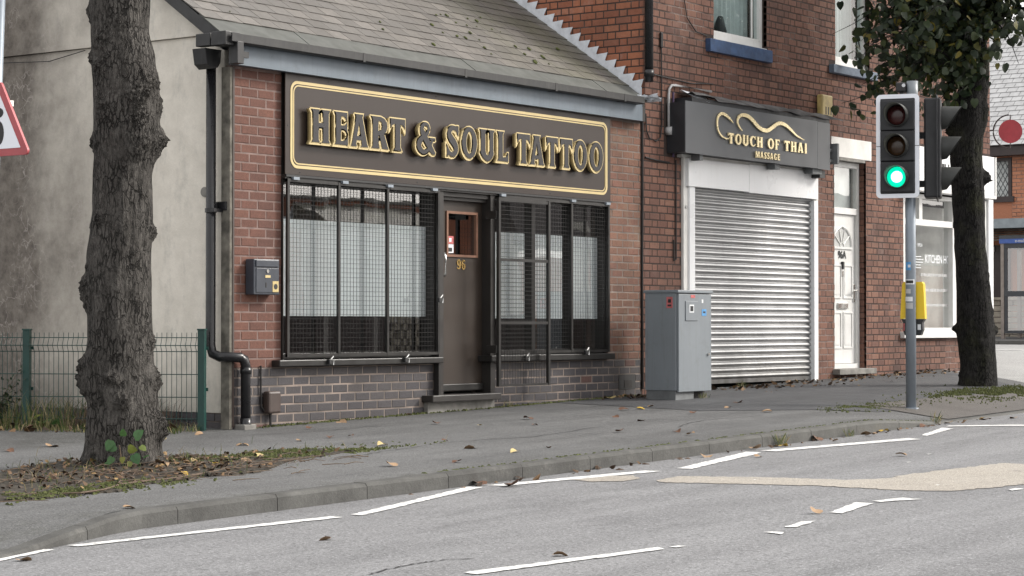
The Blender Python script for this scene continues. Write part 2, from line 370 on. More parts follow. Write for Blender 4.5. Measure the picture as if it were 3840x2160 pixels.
def emis(name, c, st):
    t = NT(name); t.b.inputs['Emission Color'].default_value = (*c, 1); t.b.inputs['Emission Strength'].default_value = st
    return t.done(c, .3)
M['lens_green'] = emis('lit green lens', (.0, .62, .36), .62)
def green_core():
    return emis('bright green lamp core', (.25, 1.0, .74), 3.2)
M['green_core'] = green_core()
def glass(name, tint=(.92,.95,.95), ior=1.9, refl=1.0):
    m = bpy.data.materials.new(name); m.use_nodes = True; n = m.node_tree.nodes; l = m.node_tree.links; n.clear()
    tr = n.new('ShaderNodeBsdfTransparent'); tr.inputs[0].default_value = (*tint, 1)
    gl = n.new('ShaderNodeBsdfGlossy'); gl.inputs['Roughness'].default_value = .012; gl.inputs[0].default_value = (refl, refl, refl, 1)
    fr = n.new('ShaderNodeFresnel'); fr.inputs[0].default_value = ior
    nz = n.new('ShaderNodeTexNoise'); nz.inputs['Scale'].default_value = 1.6; ge = n.new('ShaderNodeNewGeometry'); l.new(ge.outputs['Position'], nz.inputs['Vector'])
    bu = n.new('ShaderNodeBump'); bu.inputs['Strength'].default_value = .05; bu.inputs['Distance'].default_value = .02
    l.new(nz.outputs[0], bu.inputs['Height']); l.new(bu.outputs[0], gl.inputs['Normal'])
    mx = n.new('ShaderNodeMixShader'); o = n.new('ShaderNodeOutputMaterial')
    inv = n.new('ShaderNodeMath'); inv.operation = 'SUBTRACT'; inv.inputs[0].default_value = 1.0; l.new(ge.outputs['Backfacing'], inv.inputs[1])
    mu = n.new('ShaderNodeMath'); mu.operation = 'MULTIPLY'; l.new(fr.outputs[0], mu.inputs[0]); l.new(inv.outputs[0], mu.inputs[1])
    l.new(mu.outputs[0], mx.inputs[0]); l.new(tr.outputs[0], mx.inputs[1]); l.new(gl.outputs[0], mx.inputs[2]); l.new(mx.outputs[0], o.inputs[0])
    return m
M['glass'] = glass('shop window glass', (.97,.98,.98), 3.2)
M['glass_up'] = glass('upstairs window glass', (.90,.94,.94), 1.75)
def film_mat():
    t = NT('frosted window film'); 
    c = t.mix(t.noise(1.2, 3), (.55,.59,.605), (.63,.66,.67))
    return t.done(c, .22, 0, .9)
M['film'] = film_mat()
M['net'] = plain('pale net curtain', (.60,.63,.62), .95, var=.25, scale=3)
def bark_mat(name, c1, c2, moss=None):
    t = NT(name)
    n1 = t.noise(7, 7, .7, vec=t.scaled((1.6, 1.6, .32)), dist=.4); n2 = t.noise(26, 6, .7, vec=t.scaled((1.3,1.3,.4)))
    c = t.mix(t.ramp(n1, [(.36, 0.0), (.66, 1.0)]), c1, c2)
    c = t.mix(t.ramp(n2, [(.30, .9), (.52, 0.0)]), c, tuple(x*.28 for x in c1))
    c = t.mix(t.ramp(t.noise(3.3, 5, .65), [(.60, 0.0), (.76, .55)]), c, tuple(min(1, x*1.55) for x in c2))
    if moss: c = t.mix(t.ramp(t.noise(2.6, 5, .6), [(.50, 0.0), (.70, .7)]), c, moss)
    n3 = t.noise(70, 5, .75, vec=t.scaled((1.2, 1.2, .35)))
    c = t.mix(t.ramp(n3, [(.36, .85), (.5, 0.0)]), c, tuple(x*.30 for x in c1))
    c = t.mix(t.ramp(t.noise(120, 2, .6), [(.66, 0.0), (.74, .7)]), c, tuple(min(1, x*2.4) for x in c2))
    vo = t.n.new('ShaderNodeTexVoronoi'); vo.feature = 'DISTANCE_TO_EDGE'; vo.inputs['Scale'].default_value = 1.0
    av = t.n.new('ShaderNodeVectorMath'); av.operation = 'ADD'; nz = t.n.new('ShaderNodeTexNoise'); nz.inputs['Scale'].default_value = 14.0; nz.inputs['Detail'].default_value = 4
    sv = t.n.new('ShaderNodeVectorMath'); sv.operation = 'SCALE'; sv.inputs['Scale'].default_value = 1.5
    t.l.new(t.P(), nz.inputs['Vector']); t.l.new(nz.outputs['Color'], sv.inputs[0]); t.l.new(t.scaled((34, 34, 9)), av.inputs[0]); t.l.new(sv.outputs[0], av.inputs[1]); t.l.new(av.outputs[0], vo.inputs['Vector'])
    cr = t.math('MULTIPLY', t.ramp(vo.outputs['Distance'], [(.02, 1.0), (.13, 0.0)]), t.ramp(t.noise(5, 4, .6), [(.38, 0.0), (.56, 1.0)]))
    c = t.mix(t.math('MULTIPLY', cr, .9), c, tuple(x*.22 for x in c1))
    h = t.math('SUBTRACT', t.math('ADD', t.math('ADD', t.math('MULTIPLY', n1, .6), n2), t.math('MULTIPLY', n3, .7)), t.math('MULTIPLY', cr, .9))
    return t.done(c, .95, 0, .2, h, 1.0, .035)
M['bark'] = bark_mat('grey lime bark', (.084,.078,.071), (.160,.149,.137))
M['bark2'] = bark_mat('dark damp bark', (.022,.021,.020), (.044,.042,.040), moss=(.045,.048,.022))
def leaf_mat(name, stops, rough=.5, trans=.0):
    t = NT(name); c = t.ramp(t.rand(), stops)
    c = t.mix(t.ramp(t.noise(40, 3), [(.4, 0.0), (.7, .35)]), c, (.03,.03,.015))
    t.done(c, rough, 0, .4)
    if trans:
        tl = t.n.new('ShaderNodeBsdfTranslucent'); t.l.new(c, tl.inputs[0]); mx = t.n.new('ShaderNodeMixShader'); mx.inputs[0].default_value = trans
        o = t.n['Material Output']; t.l.new(t.b.outputs[0], mx.inputs[1]); t.l.new(tl.outputs[0], mx.inputs[2]); t.l.new(mx.outputs[0], o.inputs[0])
    return t.m
M['leaf'] = leaf_mat('lime tree leaves', [(0, (.013,.025,.014)), (.35, (.020,.035,.017)), (.7, (.034,.052,.019)), (.92, (.055,.068,.018)), (.97, (.12,.11,.018)), (1, (.19,.15,.02))], .5, .22)
M['dry_leaf'] = leaf_mat('fallen dry leaves', [(0, (.040,.026,.018)), (.4, (.075,.045,.028)), (.7, (.13,.075,.04)), (.9, (.23,.135,.065)), (1, (.30,.20,.08))], .7)
M['pale_leaf'] = plain('pale yellow fallen leaf', (.56,.44,.20), .6, var=.3, scale=40)
M['tan_leaf'] = plain('tan fallen leaf', (.36,.235,.135), .7, var=.35, scale=40)
M['brown_leaf'] = plain('brown fallen leaf', (.15,.070,.038), .75, var=.4, scale=40)
M['yellow_leaf'] = plain('bright yellow fallen leaf', (.58,.38,.05), .6, var=.3, scale=40)
M['grass'] = leaf_mat('rough grass', [(0, (.05,.085,.022)), (.35, (.08,.115,.03)), (.55, (.13,.14,.045)), (.75, (.24,.20,.10)), (1, (.32,.26,.15))], .7, .2)
M['dark_leaf'] = leaf_mat('dark shrub leaves', [(0, (.016,.030,.018)), (.5, (.028,.048,.024)), (1, (.05,.07,.03))], .5, .15)
M['fresh_leaf'] = leaf_mat('fresh green sprout leaves', [(0, (.045,.125,.042)), (.7, (.075,.165,.05)), (1, (.22,.23,.04))], .4, .3)

# ---------------------------------------------------------------- terrain
SX, CY, Z0 = .0195, .025, -.10
KY = -3.86                                   # back of the kerb face
def gz(x, y): return Z0 + SX*x + CY*max(-3.95, min(y, 2.0))
RS = -.015
def rz(x, y): return Z0 + SX*x + CY*(-3.9) - .11 + RS*(max(y, -9.5) + 3.9) + (-.02*(-9.5-y) if y < -9.5 else 0)*1.0
def upstand(x):
    if x < -6.4: return .012
    if x < -5.1: return .012 + (.11-.012)*(x+6.4)/1.3
    if x < 5.1: return .11
    if x < 6.6: return .11 - .10*(x-5.1)/1.5
    return .010
def pz(x, y):
    """footway level, easing down to the dropped kerbs"""
    if y > -2.8 or x > 7.5 and y > -2.0: base = 0
    else: base = (.11-upstand(x)) * min(1, (-2.8-y)/1.0)
    return gz(x, y) - base
def kerb_line(x):
    """Y of the road face of the kerb"""
    if x < 8.8: return -3.93 - (.35*max(0, -5.0-x) if x < -5 else 0)
    if x < 16.5:
        return -3.93 + 5.6*(1-math.cos(min(1, (x-8.8)/7.7)*math.pi/2))
    return 1.67
def sheet(name, xs, ysf, zf, mat, parent=None, dz=0.0):
    vs, fs = [], []; cols = []
    for x in xs:
        ys = ysf(x); cols.append(len(ys))
        for y in ys: vs.append((x, y, zf(x, y)+dz))
    n = cols[0]
    for i in range(len(xs)-1):
        for j in range(n-1): fs.append((i*n+j, (i+1)*n+j, (i+1)*n+j+1, i*n+j+1))
    m = bpy.data.meshes.new(name); m.from_pydata(vs, [], fs); m.update()
    return put(name, m, mat, parent)
def lin(a, b, n): return [a+(b-a)*i/(n-1) for i in range(n)]
g = MB()
g.add([(-400,-400,-.95+SX*-40),(400,-400,-.95),(400,400,-.9),(-400,400,-.95)], [(0,1,2,3)])
tag(put('ground', g.mesh('ground'), M['ground']), kind='structure')
# far ground follows the rising street
tag(sheet('far_ground', lin(16.4, 160, 30), lambda x: lin(1.0, 120, 12), lambda x, y: min(gz(x, y), 1.6) - .03, M['ground']), kind='structure')
road = tag(sheet('road', lin(-40, 60, 101), lambda x: lin(-15.0, (kerb_line(x)+.03) if x < 16 else -3.6, 40), rz, M['road']), kind='structure')
tag(sheet('side_road', lin(12.0, 26.2, 40), lambda x: lin(-4.6, 60, 60), lambda x, y: gz(x, max(y, -3.9)) - .012 - (.10 if y < -3.9 else .10*min(1, max(0, (1.67-y)/5.5))), M['side']), kind='structure')
def pav_ys(x):
    k = kerb_line(x) + .125
    return [k] + [k + (1.9-k)*t for t in (.02,.06,.12,.2,.3,.45,.6,.75,.9)] + [70.0 if x < 0 else 1.95]
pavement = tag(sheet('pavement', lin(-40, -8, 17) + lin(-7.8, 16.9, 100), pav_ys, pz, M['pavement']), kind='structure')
sheet('dark_footway', lin(5.0, 15.8, 50), lambda x: lin(max(kerb_line(x)+.5, -1.9-1.25*min(1, max(0, (x-5.0)/1.5))) if x < 9 else kerb_line(x)+.5, .05, 14), lambda x, y: pz(x, y), M['patch'], pavement, .004)  # darker sheet over the right-hand part of the footway
sheet('tactile_paving', lin(6.9, 10.6, 30), lambda x: lin(kerb_line(x)+.14, kerb_line(x)+1.15, 5), lambda x, y: pz(x, y), M['tactile'], pavement, .008)
# far footway beyond the side road
tag(sheet('far_pavement', lin(26.3, 31.9, 10), lambda x: lin(-6, 60, 20), lambda x, y: gz(x, y)+.06, M['pavement']), kind='structure')
# kerb stones
kerb = thing('kerb', None, None, kind='structure')
def kerb_stone(x0, x1, i):
    m = MB(); prof = []; n = 3
    for k in range(n+1):
        x = x0 + .003 + (x1-x0-.006)*k/n; yk = kerb_line(x); zr = rz(x, yk) - .05; zt = rz(x, yk) + upstand(x) + random.uniform(-.002, .002)
        prof.append([(x, yk+.125, zr), (x, yk, zr), (x, yk+.004, zt-.022), (x, yk+.022, zt), (x, yk+.125, zt+.002)])
    vs = [p for q in prof for p in q]; fs = []
    for k in range(n):
        for j in range(4): fs.append((k*5+j, (k+1)*5+j, (k+1)*5+j+1, k*5+j+1))
    fs += [(0,1,2,3,4), tuple(n*5+j for j in range(5))[::-1]]
    m.add(vs, fs); put('kerb_stone', m.mesh('kerb_stone'), M['kerb'], kerb)
x = -11.0; i = 0
while x < 16.0:
    kerb_stone(x, x+.915, i); x += .915; i += 1
m = MB()
for k in range(30):
    x0 = 16.0; y0 = 1.67 + k*.915
    m.box(16.9, 17.03, y0+.006, y0+.909, gz(17, y0)-.1, gz(17, y0)+.005)
put('kerb_run', m.mesh('kerb_run'), M['kerb'], kerb)
m = MB()
for k in range(60):
    y0 = -6 + k*.915
    m.box(26.18, 26.3, y0+.006, y0+.909, gz(26.2, y0)-.1, gz(26.2, y0)+.064)
put('kerb_run', m.mesh('kerb_run'), M['kerb'], kerb)
# road paint
MARKS = [
 [(-6.39,-4.38),(-6.50,-4.50),(-6.26,-4.43),(-5.98,-4.35),(-6.00,-4.25)],
 [(-5.80,-4.25),(-5.81,-4.35),(-3.87,-4.66),(-3.85,-4.54)],
 [(-3.71,-4.59),(-3.71,-4.69),(-1.71,-4.13),(-1.71,-4.00)],
 [(-1.56,-4.05),(-1.55,-4.22),(0.01,-4.58),(0.03,-4.41)],
 [(0.30,-4.54),(0.29,-4.68),(2.07,-4.30),(2.12,-4.11)],
 [(2.30,-4.15),(2.25,-4.33),(4.05,-4.83),(4.20,-4.65)],
 [(4.63,-4.57),(4.53,-4.67),(5.63,-4.43),(5.78,-4.25)],
 [(6.04,-4.21),(6.32,-4.19),(6.21,-4.93),(5.88,-5.07)],
 [(-5.81,-7.12),(-5.85,-7.22),(-4.55,-7.48),(-4.47,-7.40)],
 [(-4.45,-7.45),(-4.45,-7.50),(-4.37,-7.50),(-4.37,-7.45)],
 [(-3.59,-7.52),(-3.65,-7.69),(-3.56,-7.65),(-3.55,-7.57)],
 [(-3.32,-7.51),(-3.29,-7.58),(-2.93,-7.51),(-2.99,-7.45)],
 [(-2.44,-7.34),(-2.46,-7.44),(-1.81,-7.31),(-1.79,-7.18)],
 [(-1.67,-7.23),(-1.70,-7.31),(-1.43,-7.47),(-1.39,-7.31)],
 [(-0.61,-7.70),(-0.65,-7.76),(-0.49,-7.77),(-0.47,-7.71)]]
MARKS[7] = [(5.95,-4.22),(6.12,-4.16),(6.40,-4.75),(6.55,-5.9),(6.35,-6.0),(6.2,-4.8)]
def flat(name, poly, zf, mat, parent, dz, ragged=0.0, sub=.05):
    pts = []
    for i, p in enumerate(poly):
        q = poly[(i+1) % len(poly)]; L = math.hypot(q[0]-p[0], q[1]-p[1]); n = max(1, int(L/sub))
        for k in range(n):
            t = k/n; j = ragged
            pts.append((p[0]+(q[0]-p[0])*t+random.uniform(-j, j), p[1]+(q[1]-p[1])*t+random.uniform(-j, j)))
    bm = bmesh.new(); vs = [bm.verts.new((x, y, zf(x, y)+dz)) for x, y in pts]
    bm.faces.new(vs); bmesh.ops.triangulate(bm, faces=bm.faces[:]); bmesh.ops.recalc_face_normals(bm, faces=bm.faces[:])
    me = bpy.data.meshes.new(name); bm.to_mesh(me); bm.free()
    return put(name, me, mat, parent)
for pl in MARKS: flat('road_marking', pl, rz, M['paint'], road, .005, .010, .045)
flat('buff_surfacing', [(-0.77,-5.02),(-0.35,-4.97),(-0.22,-5.68),(-0.24,-6.30),(-0.01,-6.52),(0.30,-6.50),(0.73,-6.56),(1.6,-6.72),(1.5,-7.3),(0.94,-7.26),(-0.14,-7.62),(-0.45,-7.54),(-0.80,-7.40),(-0.87,-7.07),(-0.82,-6.73),(-0.74,-6.37),(-0.80,-5.80),(-0.88,-5.16)], rz, M['buff'], road, .004, .024, .05)
flat('buff_surfacing', [(-0.88,-4.30),(-0.63,-4.32),(-0.41,-4.58),(-0.62,-4.79),(-0.88,-4.81),(-1.00,-4.60)], rz, M['buff'], road, .004, .012, .06)
for k in range(8):   # stray paint flecks
    fx, fy = random.uniform(-4, 4), random.uniform(-7.6, -5)
    flat('paint_fleck', [(fx,fy),(fx+random.uniform(.04,.10),fy+.01),(fx+.05,fy+.04)], rz, M['paint'], road, .005)
def crackline(pts, w, zf, parent, dz):
    m = MB(); L = []; Rr = []
    for i, p in enumerate(pts):
        q = pts[min(i+1, len(pts)-1)]; o = pts[max(i-1, 0)]; d = Vector((q[0]-o[0], q[1]-o[1])).normalized(); n = Vector((-d.y, d.x)); ww = w*(random.uniform(.4, 1) if 0 < i < len(pts)-1 else .1)
        L.append((p[0]+n.x*ww, p[1]+n.y*ww)); Rr.append((p[0]-n.x*ww, p[1]-n.y*ww))
    for i in range(len(pts)-1):
        m.quad(*[(x, y, zf(x, y)+dz) for x, y in (Rr[i], Rr[i+1], L[i+1], L[i])])
    put('crack', m.mesh('crack'), M['ink'], parent)
def wig(pts, n, j):
    o = []
    for a, b in zip(pts, pts[1:]):
        for k in range(n): o.append((a[0]+(b[0]-a[0])*k/n+random.uniform(-j, j), a[1]+(b[1]-a[1])*k/n+random.uniform(-j, j)))
    return o+[pts[-1]]
crackline(wig([(-6.10,-6.73),(-5.87,-6.68),(-5.69,-6.66),(-5.53,-6.66),(-5.40,-6.70),(-5.30,-6.80)], 6, .012), .010, rz, road, .004)
crackline(wig([(-.2,-7.75),(.3,-7.85),(1.0,-7.7)], 6, .02), .012, rz, road, .004)
crackline(wig([(-1.6,-2.6),(-.9,-2.45),(.2,-2.3),(1.2,-2.5),(2.6,-2.3)], 8, .03), .008, pz, pavement, .004)
crackline(wig([(-.4,-.55),(.5,-.75),(1.2,-.7)], 8, .02), .007, pz, pavement, .004)
crackline(wig([(2.9,-2.9),(3.8,-2.6),(4.9,-2.7)], 8, .03), .007, pz, pavement, .004)

# ---------------------------------------------------------------- brick tools
CO, BL = .0853, .2215
def brick_mesh(name, w, h, d, bev=.004, seed=0):
    rnd = random.Random(seed); j = lambda a: rnd.uniform(-a, a)
    b = bev
    vs = [(0,d,0),(w,d,0),(w,d,h),(0,d,h),
          (0,b,0),(w,b,0),(w,b,h),(0,b,h),
          (b*1.3+j(.001),j(.0012),b+j(.001)),(w-b*1.3+j(.001),j(.0012),b+j(.001)),(w-b*1.3+j(.001),j(.0012),h-b+j(.001)),(b*1.3+j(.001),j(.0012),h-b+j(.001))]
    fs = [(4,5,9,8),(5,6,10,9),(6,7,11,10),(7,4,8,11),(8,9,10,11),(0,1,5,4),(1,2,6,5),(2,3,7,6),(3,0,4,7)]
    m = bpy.data.meshes.new(name); m.from_pydata(vs, [], fs); m.update(); return m
def layout(x0, x1, z0, z1, holes, bond='stretcher', zlow=None, phase=0.0, joint=.0135):
    """list of (x, z, w, h) for the bricks of a wall panel"""
    out = []; row = 0; z = z0
    while z < z1 - .02:
        h = min(CO, z1-z) - joint
        if bond == 'stretcher': seq = [BL]; x = x0 - (BL/2 if row % 2 else 0) - phase
        elif bond == 'flemish': seq = [BL, BL/2]; x = x0 - (BL*.75 if row % 2 else 0) - phase
        else:
            seq = [BL/2] if row % 4 == 3 else [BL]; x = x0 - (BL/4 if row % 4 == 3 else BL/2 if row % 2 else 0) - phase
        k = 0
        while x < x1:
            w = seq[k % len(seq)]; k += 1
            a, b = max(x, x0), min(x+w-joint, x1)
            zz = z
            segs = [(a, b)]
            for (hx0, hx1, hz0, hz1) in holes:
                if z + h*.5 > hz0 and z + h*.5 < hz1:
                    ns = []
                    for (p, q) in segs:
                        if q <= hx0 or p >= hx1: ns.append((p, q))
                        else:
                            if p < hx0: ns.append((p, hx0))
                            if q > hx1: ns.append((hx1, q))
                    segs = ns
            for (p, q) in segs:
                if q - p > .03 and (zlow is None or z + h > zlow((p+q)/2) - .01): out.append((p, z, q-p, h))
            x += w
        z += CO; row += 1
    return out
BM = [brick_mesh('brick_shape', BL-.011, CO-.011, .05, .0045, s) for s in range(3)]
def lay(parent, bricks, mats, limit, mapper, score, name='brick', pick=None):
    """the best `limit` bricks as parts sharing meshes, the rest as one joined part"""
    bricks = sorted(bricks, key=score, reverse=True)
    cache = {}
    for i, (x, z, w, h) in enumerate(bricks[:limit]):
        mt = pick(x, z) if pick else random.choice(mats); key = (i % 3, mt.name)
        if key not in cache:
            c = BM[i % 3].copy(); c.materials.append(mt); cache[key] = c
        o = bpy.data.objects.new(name, cache[key]); COL.objects.link(o); o.parent = parent
        mp = mapper(x, z, random.uniform(-.0025, .0015))
        o.matrix_local = Matrix.Translation(-worldloc(parent)) @ mp @ Matrix.Diagonal((w/(BL-.011), 1, h/(CO-.011), 1))
    rest = bricks[limit:]
    if rest:
        by = {}
        for (x, z, w, h) in rest: by.setdefault((pick(x, z) if pick else random.choice(mats)).name, []).append((x, z, w, h))
        for mn, bl in by.items():
            m = MB(); mt = bpy.data.materials[mn]
            for k, (x, z, w, h) in enumerate(bl):
                mp = mapper(x, z, random.uniform(-.0025, .0015)); src = BM[k % 3]
                m.add([mp @ Vector((v.co.x*w/(BL-.011), v.co.y, v.co.z*h/(CO-.011))) for v in src.vertices], [tuple(p.vertices) for p in src.polygons])
            o = put('brickwork', m.mesh('brickwork'), mt, parent); o['kind'] = 'stuff'
front = lambda x, z, d: Matrix.Translation((x, d, z))
CAMV = Vector((-14.245, -13.6, .85))
def near(fx): return lambda b: -(Vector(fx(b[0], b[1])) - CAMV).length

# ---------------------------------------------------------------- tattoo shop
shop = thing('tattoo_shop', 'low single storey tattoo shop with slate roof, brick piers and cream rendered side wall', 'shop', (0, 0, 0))
base_z = lambda x: pz(x, -.02) - .01
ZB = .455
# mortar backing walls (bricks sit proud of these)
pierL = bx('brick_pier', M['mortar_pink'], shop, .012, .655, .0035, .30, ZB-.004, 3.20)
pierR = bx('brick_pier', M['mortar_buff'], shop, 6.095, 6.795, .0035, .30, ZB-.004, 3.20)
plinL = bx('plinth', M['mortar_buff'], shop, .012, 2.985, .0035, .30, -.4, ZB-.006)
plinR = bx('plinth', M['mortar_buff'], shop, 3.935, 6.795, .0035, .30, -.4, ZB-.006)
lay(pierL, layout(.012, .655, ZB, 3.19, [], phase=.0), [M['brick_l']], 115, front, near(lambda x, z: (x, 0, z)))
lay(pierR, layout(6.095, 6.795, ZB, 3.19, []), [M['brick_r']], 75, front, near(lambda x, z: (x, 0, z)))
def blue_pick(x, z): return M['brick_odd'] if random.random() < .03 else M['brick_blue']
zst = ZB - 8*CO
lay(plinL, layout(.012, 2.98, zst, ZB-.001, [(2.74, 2.99, .0, .135)], zlow=base_z, phase=.06), None, 62, front, near(lambda x, z: (x, 0, z)), pick=blue_pick)
lay(plinR, layout(3.94, 6.795, zst, ZB-.001, [(6.33, 6.68, .10, .28)], zlow=base_z, phase=.02), None, 48, front, near(lambda x, z: (x, 0, z)), pick=blue_pick)
# cracked rough bottom course and step base
bx('step_base', M['stone'], shop, 2.78, 3.9, -.05, .20, -.3, .066)
ab = bx('air_vent', M['gutter'], shop, 6.335, 6.675, -.004, .04, .105, .275)
bx('vent_hole', M['interior'], ab, 6.44, 6.60, -.007, .0, .12, .21)
# side wall: cream render with a proud gable above the ledge
def roofz(y): return 3.50 + .69*y
RIDGE = 3.3
sw = put('render_wall', MB().prism([(.10, .045), (.10, 3.49), (6.6, 3.49), (6.6, .045)], 'x', .0, .25).mesh('render_wall'), M['render'], shop)
gp = [(.05, 3.495), (.05, 3.50), (RIDGE, roofz(RIDGE)-.06), (6.6, 3.52), (6.6, 3.495)]
put('render_gable', MB().prism(gp, 'x', -.032, .25).mesh('render_gable'), M['render'], shop)
bx('render_base', M['cabinet_dk'], shop, .02, .24, .10, 6.6, -.5, .043)
bk = MB()
for r_ in range(6):
    for k in range(24):
        y0 = .11 + k*BL - (BL/2 if r_ % 2 else 0); bk.box(.004, .06, max(.11, y0), y0+BL-.012, -.42+r_*.078, -.42+r_*.078+.066)
o = put('footing_bricks', bk.mesh('footing_bricks'), M['brick_blue'], shop); o['kind'] = 'stuff'
bx('corner_board', M['timber'], shop, -.045, -.002, -.012, .095, -.10, 3.18, .004)
bx('corner_trim', M['meter'], shop, -.010, .011, -.018, .03, -.08, 3.18)
for k in range(3): bx('wall_scar', M['stone'], shop, -.006, .0, .13+.02*k, .17+.03*k, 1.62+.03*k, 1.66+.035*k) if False else None
sc_ = MB().disc((-.002, .34, 2.06), (-1, 0, 0), .045, 14, th=.012); put('filled_hole', sc_.mesh('filled_hole'), M['stone'], shop)
wire = MB().tube([(-.036, 1.9, 3.47), (-.040, 2.4, 3.40), (-.040, 3.0, 3.43), (-.036, 4.2, 3.47)], .0045, 6); put('cable', wire.mesh('cable'), M['cable'], shop)
# roof deck, slates, eaves
deck = MB().prism([(.0, 3.43), (RIDGE, roofz(RIDGE)-.07), (6.6, 3.45), (6.6, 3.40), (RIDGE, roofz(RIDGE)-.13), (0, 3.37)], 'x', -.13, 6.88).mesh('roof')
roof = put('roof', deck, M['eave_felt'], shop)
ang = math.atan(.69); ca, sa = math.cos(ang), math.sin(ang)
def on_roof(x, s_, lift): # s_ metres up the slope from Y=0
    return Vector((x, s_*ca - lift*sa, 3.50 + s_*sa - .05 + lift*ca))
SG, SW, SL = .178, .256, .30
sm = []
for v in range(3):
    rnd = random.Random(v); a = rnd.uniform(-.003, .003)
    mm = MB().box(.003, SW-.003, 0, SL, 0, .007).mesh('slate'); mm.materials.append(M['slate'])
    for vv in mm.vertices:
        if vv.co.y < .01: vv.co.y += rnd.uniform(-.004, .004); vv.co.z += rnd.uniform(0, .002)
    sm.append(mm)
slates = []
for row in range(19):
    s0 = .27 + row*SG; x = -.16 - (SW/2 if row % 2 else 0); k = 0
    while x < 6.86:
        w = min(SW, 6.86-x)
        x_ = max(x, -.165); w -= (x_-x)
        if w > .04: slates.append((x_, s0, w))
        x += SW; k += 1
slates.sort(key=lambda t: t[1])
rest = MB(); tilt = R(2.4)
for i, (x, s0, w) in enumerate(slates):
    mp = Matrix.Translation(on_roof(x, s0, .034)) @ Matrix.Rotation(ang - tilt + random.uniform(-.006, .006), 4, 'X') @ Matrix.Rotation(random.uniform(-.006,.006), 4, 'Z') @ Matrix.Diagonal((w/SW, 1, 1, 1))
    if i < 300:
        o = bpy.data.objects.new('slate', sm[i % 3]); COL.objects.link(o); o.parent = roof; o.matrix_local = mp
    else:
        rest.add([mp @ v.co for v in sm[i % 3].vertices], [tuple(p.vertices) for p in sm[i % 3].polygons])
o = put('slating', rest.mesh('slating'), M['slate'], roof); o['kind'] = 'stuff'
back = MB()
for row in range(19):
    y0 = RIDGE + row*.15; z0 = roofz(RIDGE) - .02 - row*.15*.69
    back.box(-.16, 6.86, y0, y0+.2, z0-.10, z0-.09)
o = put('rear_slating', back.mesh('rear_slating'), M['slate'], roof); o['kind'] = 'stuff'
put('ridge', MB().prism([(RIDGE-.12, roofz(RIDGE)-.08), (RIDGE, roofz(RIDGE)+.06), (RIDGE+.12, roofz(RIDGE)-.08)], 'x', -.16, 6.87).mesh('ridge'), M['eave_felt'], roof)
xs = [-.16, 1.05, 2.35, 3.65, 4.95, 6.10, 6.86]
for k in range(6):
    mm = MB(); a, b = xs[k]+.003, xs[k+1]-.003; l = .030 + .004*(k % 2)
    P4 = [on_roof(a, -.06, l), on_roof(b, -.06, l), on_roof(b, .34, l), on_roof(a, .34, l)]
    dn = Vector((0, sa, -ca))*.02
    mm.add([tuple(p) for p in P4] + [tuple(p+dn) for p in P4], [(0,1,2,3),(7,6,5,4),(0,4,5,1),(1,5,6,2),(2,6,7,3),(3,7,4,0)])
    put('eaves_sheet', mm.mesh('eaves_sheet'), M['eave_felt'], roof)
vb = MB()
P0, P1 = on_roof(0, -.03, .02), on_roof(0, RIDGE/ca, .02)
for a, b, dz0, dz1 in ((-.165, -.10, -.13, .0), (-.10, -.033, -.12, -.03)):
    vb.add([(a, P0.y, P0.z+dz0), (b, P0.y, P0.z+dz0), (b, P0.y, P0.z+dz1), (a, P0.y, P0.z+dz1), (a, P1.y, P1.z+dz0), (b, P1.y, P1.z+dz0), (b, P1.y, P1.z+dz1), (a, P1.y, P1.z+dz1)],
           [(0,1,2,3),(7,6,5,4),(0,4,5,1),(1,5,6,2),(2,6,7,3),(3,7,4,0)])
put('verge_board', vb.mesh('verge_board'), M['gutter'], roof)
mo = MB()
for k in range(40):
    if k < 30: x, s0 = random.gauss(4.75, .75), .30 + SG*random.choice([1,2,3,4,5,6]) + random.uniform(-.01, .03)
    else: x, s0 = random.uniform(.5, 6.6), .27 + SG*random.randint(0, 10) + random.uniform(-.02, .02)
    x = round(x/(SW/2))*(SW/2) - .16 + random.uniform(-.03, .03)
    if not -.1 < x < 6.7: continue
    c = on_roof(x, s0, .050); rr = random.uniform(.008, .027)
    bm = bmesh.new(); bmesh.ops.create_icosphere(bm, subdivisions=1, radius=1)
    for v in bm.verts:
        v.co = Vector((v.co.x*rr*random.uniform(.7, 1.2), v.co.y*rr*random.uniform(.9, 1.9), v.co.z*rr*.55)); v.co.rotate(Matrix.Rotation(ang, 3, 'X')); v.co += c
    mo.addbm(bm)
o = put('moss', mo.mesh('moss'), M['moss'], roof); o['kind'] = 'stuff'
# lead flashing stepped up the neighbour's gable wall
fl = MB(); XF = 6.872
bz = lambda y: roofz(y) + .085
for k in range(24):
    y0 = .03 + k*.1262; y1 = y0 + .1262; j = random.uniform(-.006, .006)
    fl.add([(XF, y0, bz(y0)-.15), (XF, y1, bz(y1)-.15), (XF, y1, bz(y1)), (XF, y0, bz(y0))], [(0,1,2,3)])
    fl.add([(XF-.003, y1+.004, bz(y1)-.004), (XF-.003, y0-.030+j, bz(y1)+.006+j), (XF-.003, y0+.012, bz(y0)-.004)], [(0,1,2)])
put('lead_flashing', fl.mesh('lead_flashing'), M['lead'], roof)
lt = MB()
bm = bmesh.new(); bmesh.ops.create_grid(bm, x_segments=9, y_segments=5, size=1)
for v in bm.verts: v.co = Vector((6.80+v.co.x*.045+random.uniform(-.008,.008), -.10+v.co.y*.16+random.uniform(-.012,.012), 3.47+random.uniform(-.03,.03)-.03*v.co.x))
lt.addbm(bm); put('flashing_end', lt.mesh('flashing_end'), M['lead'], roof)
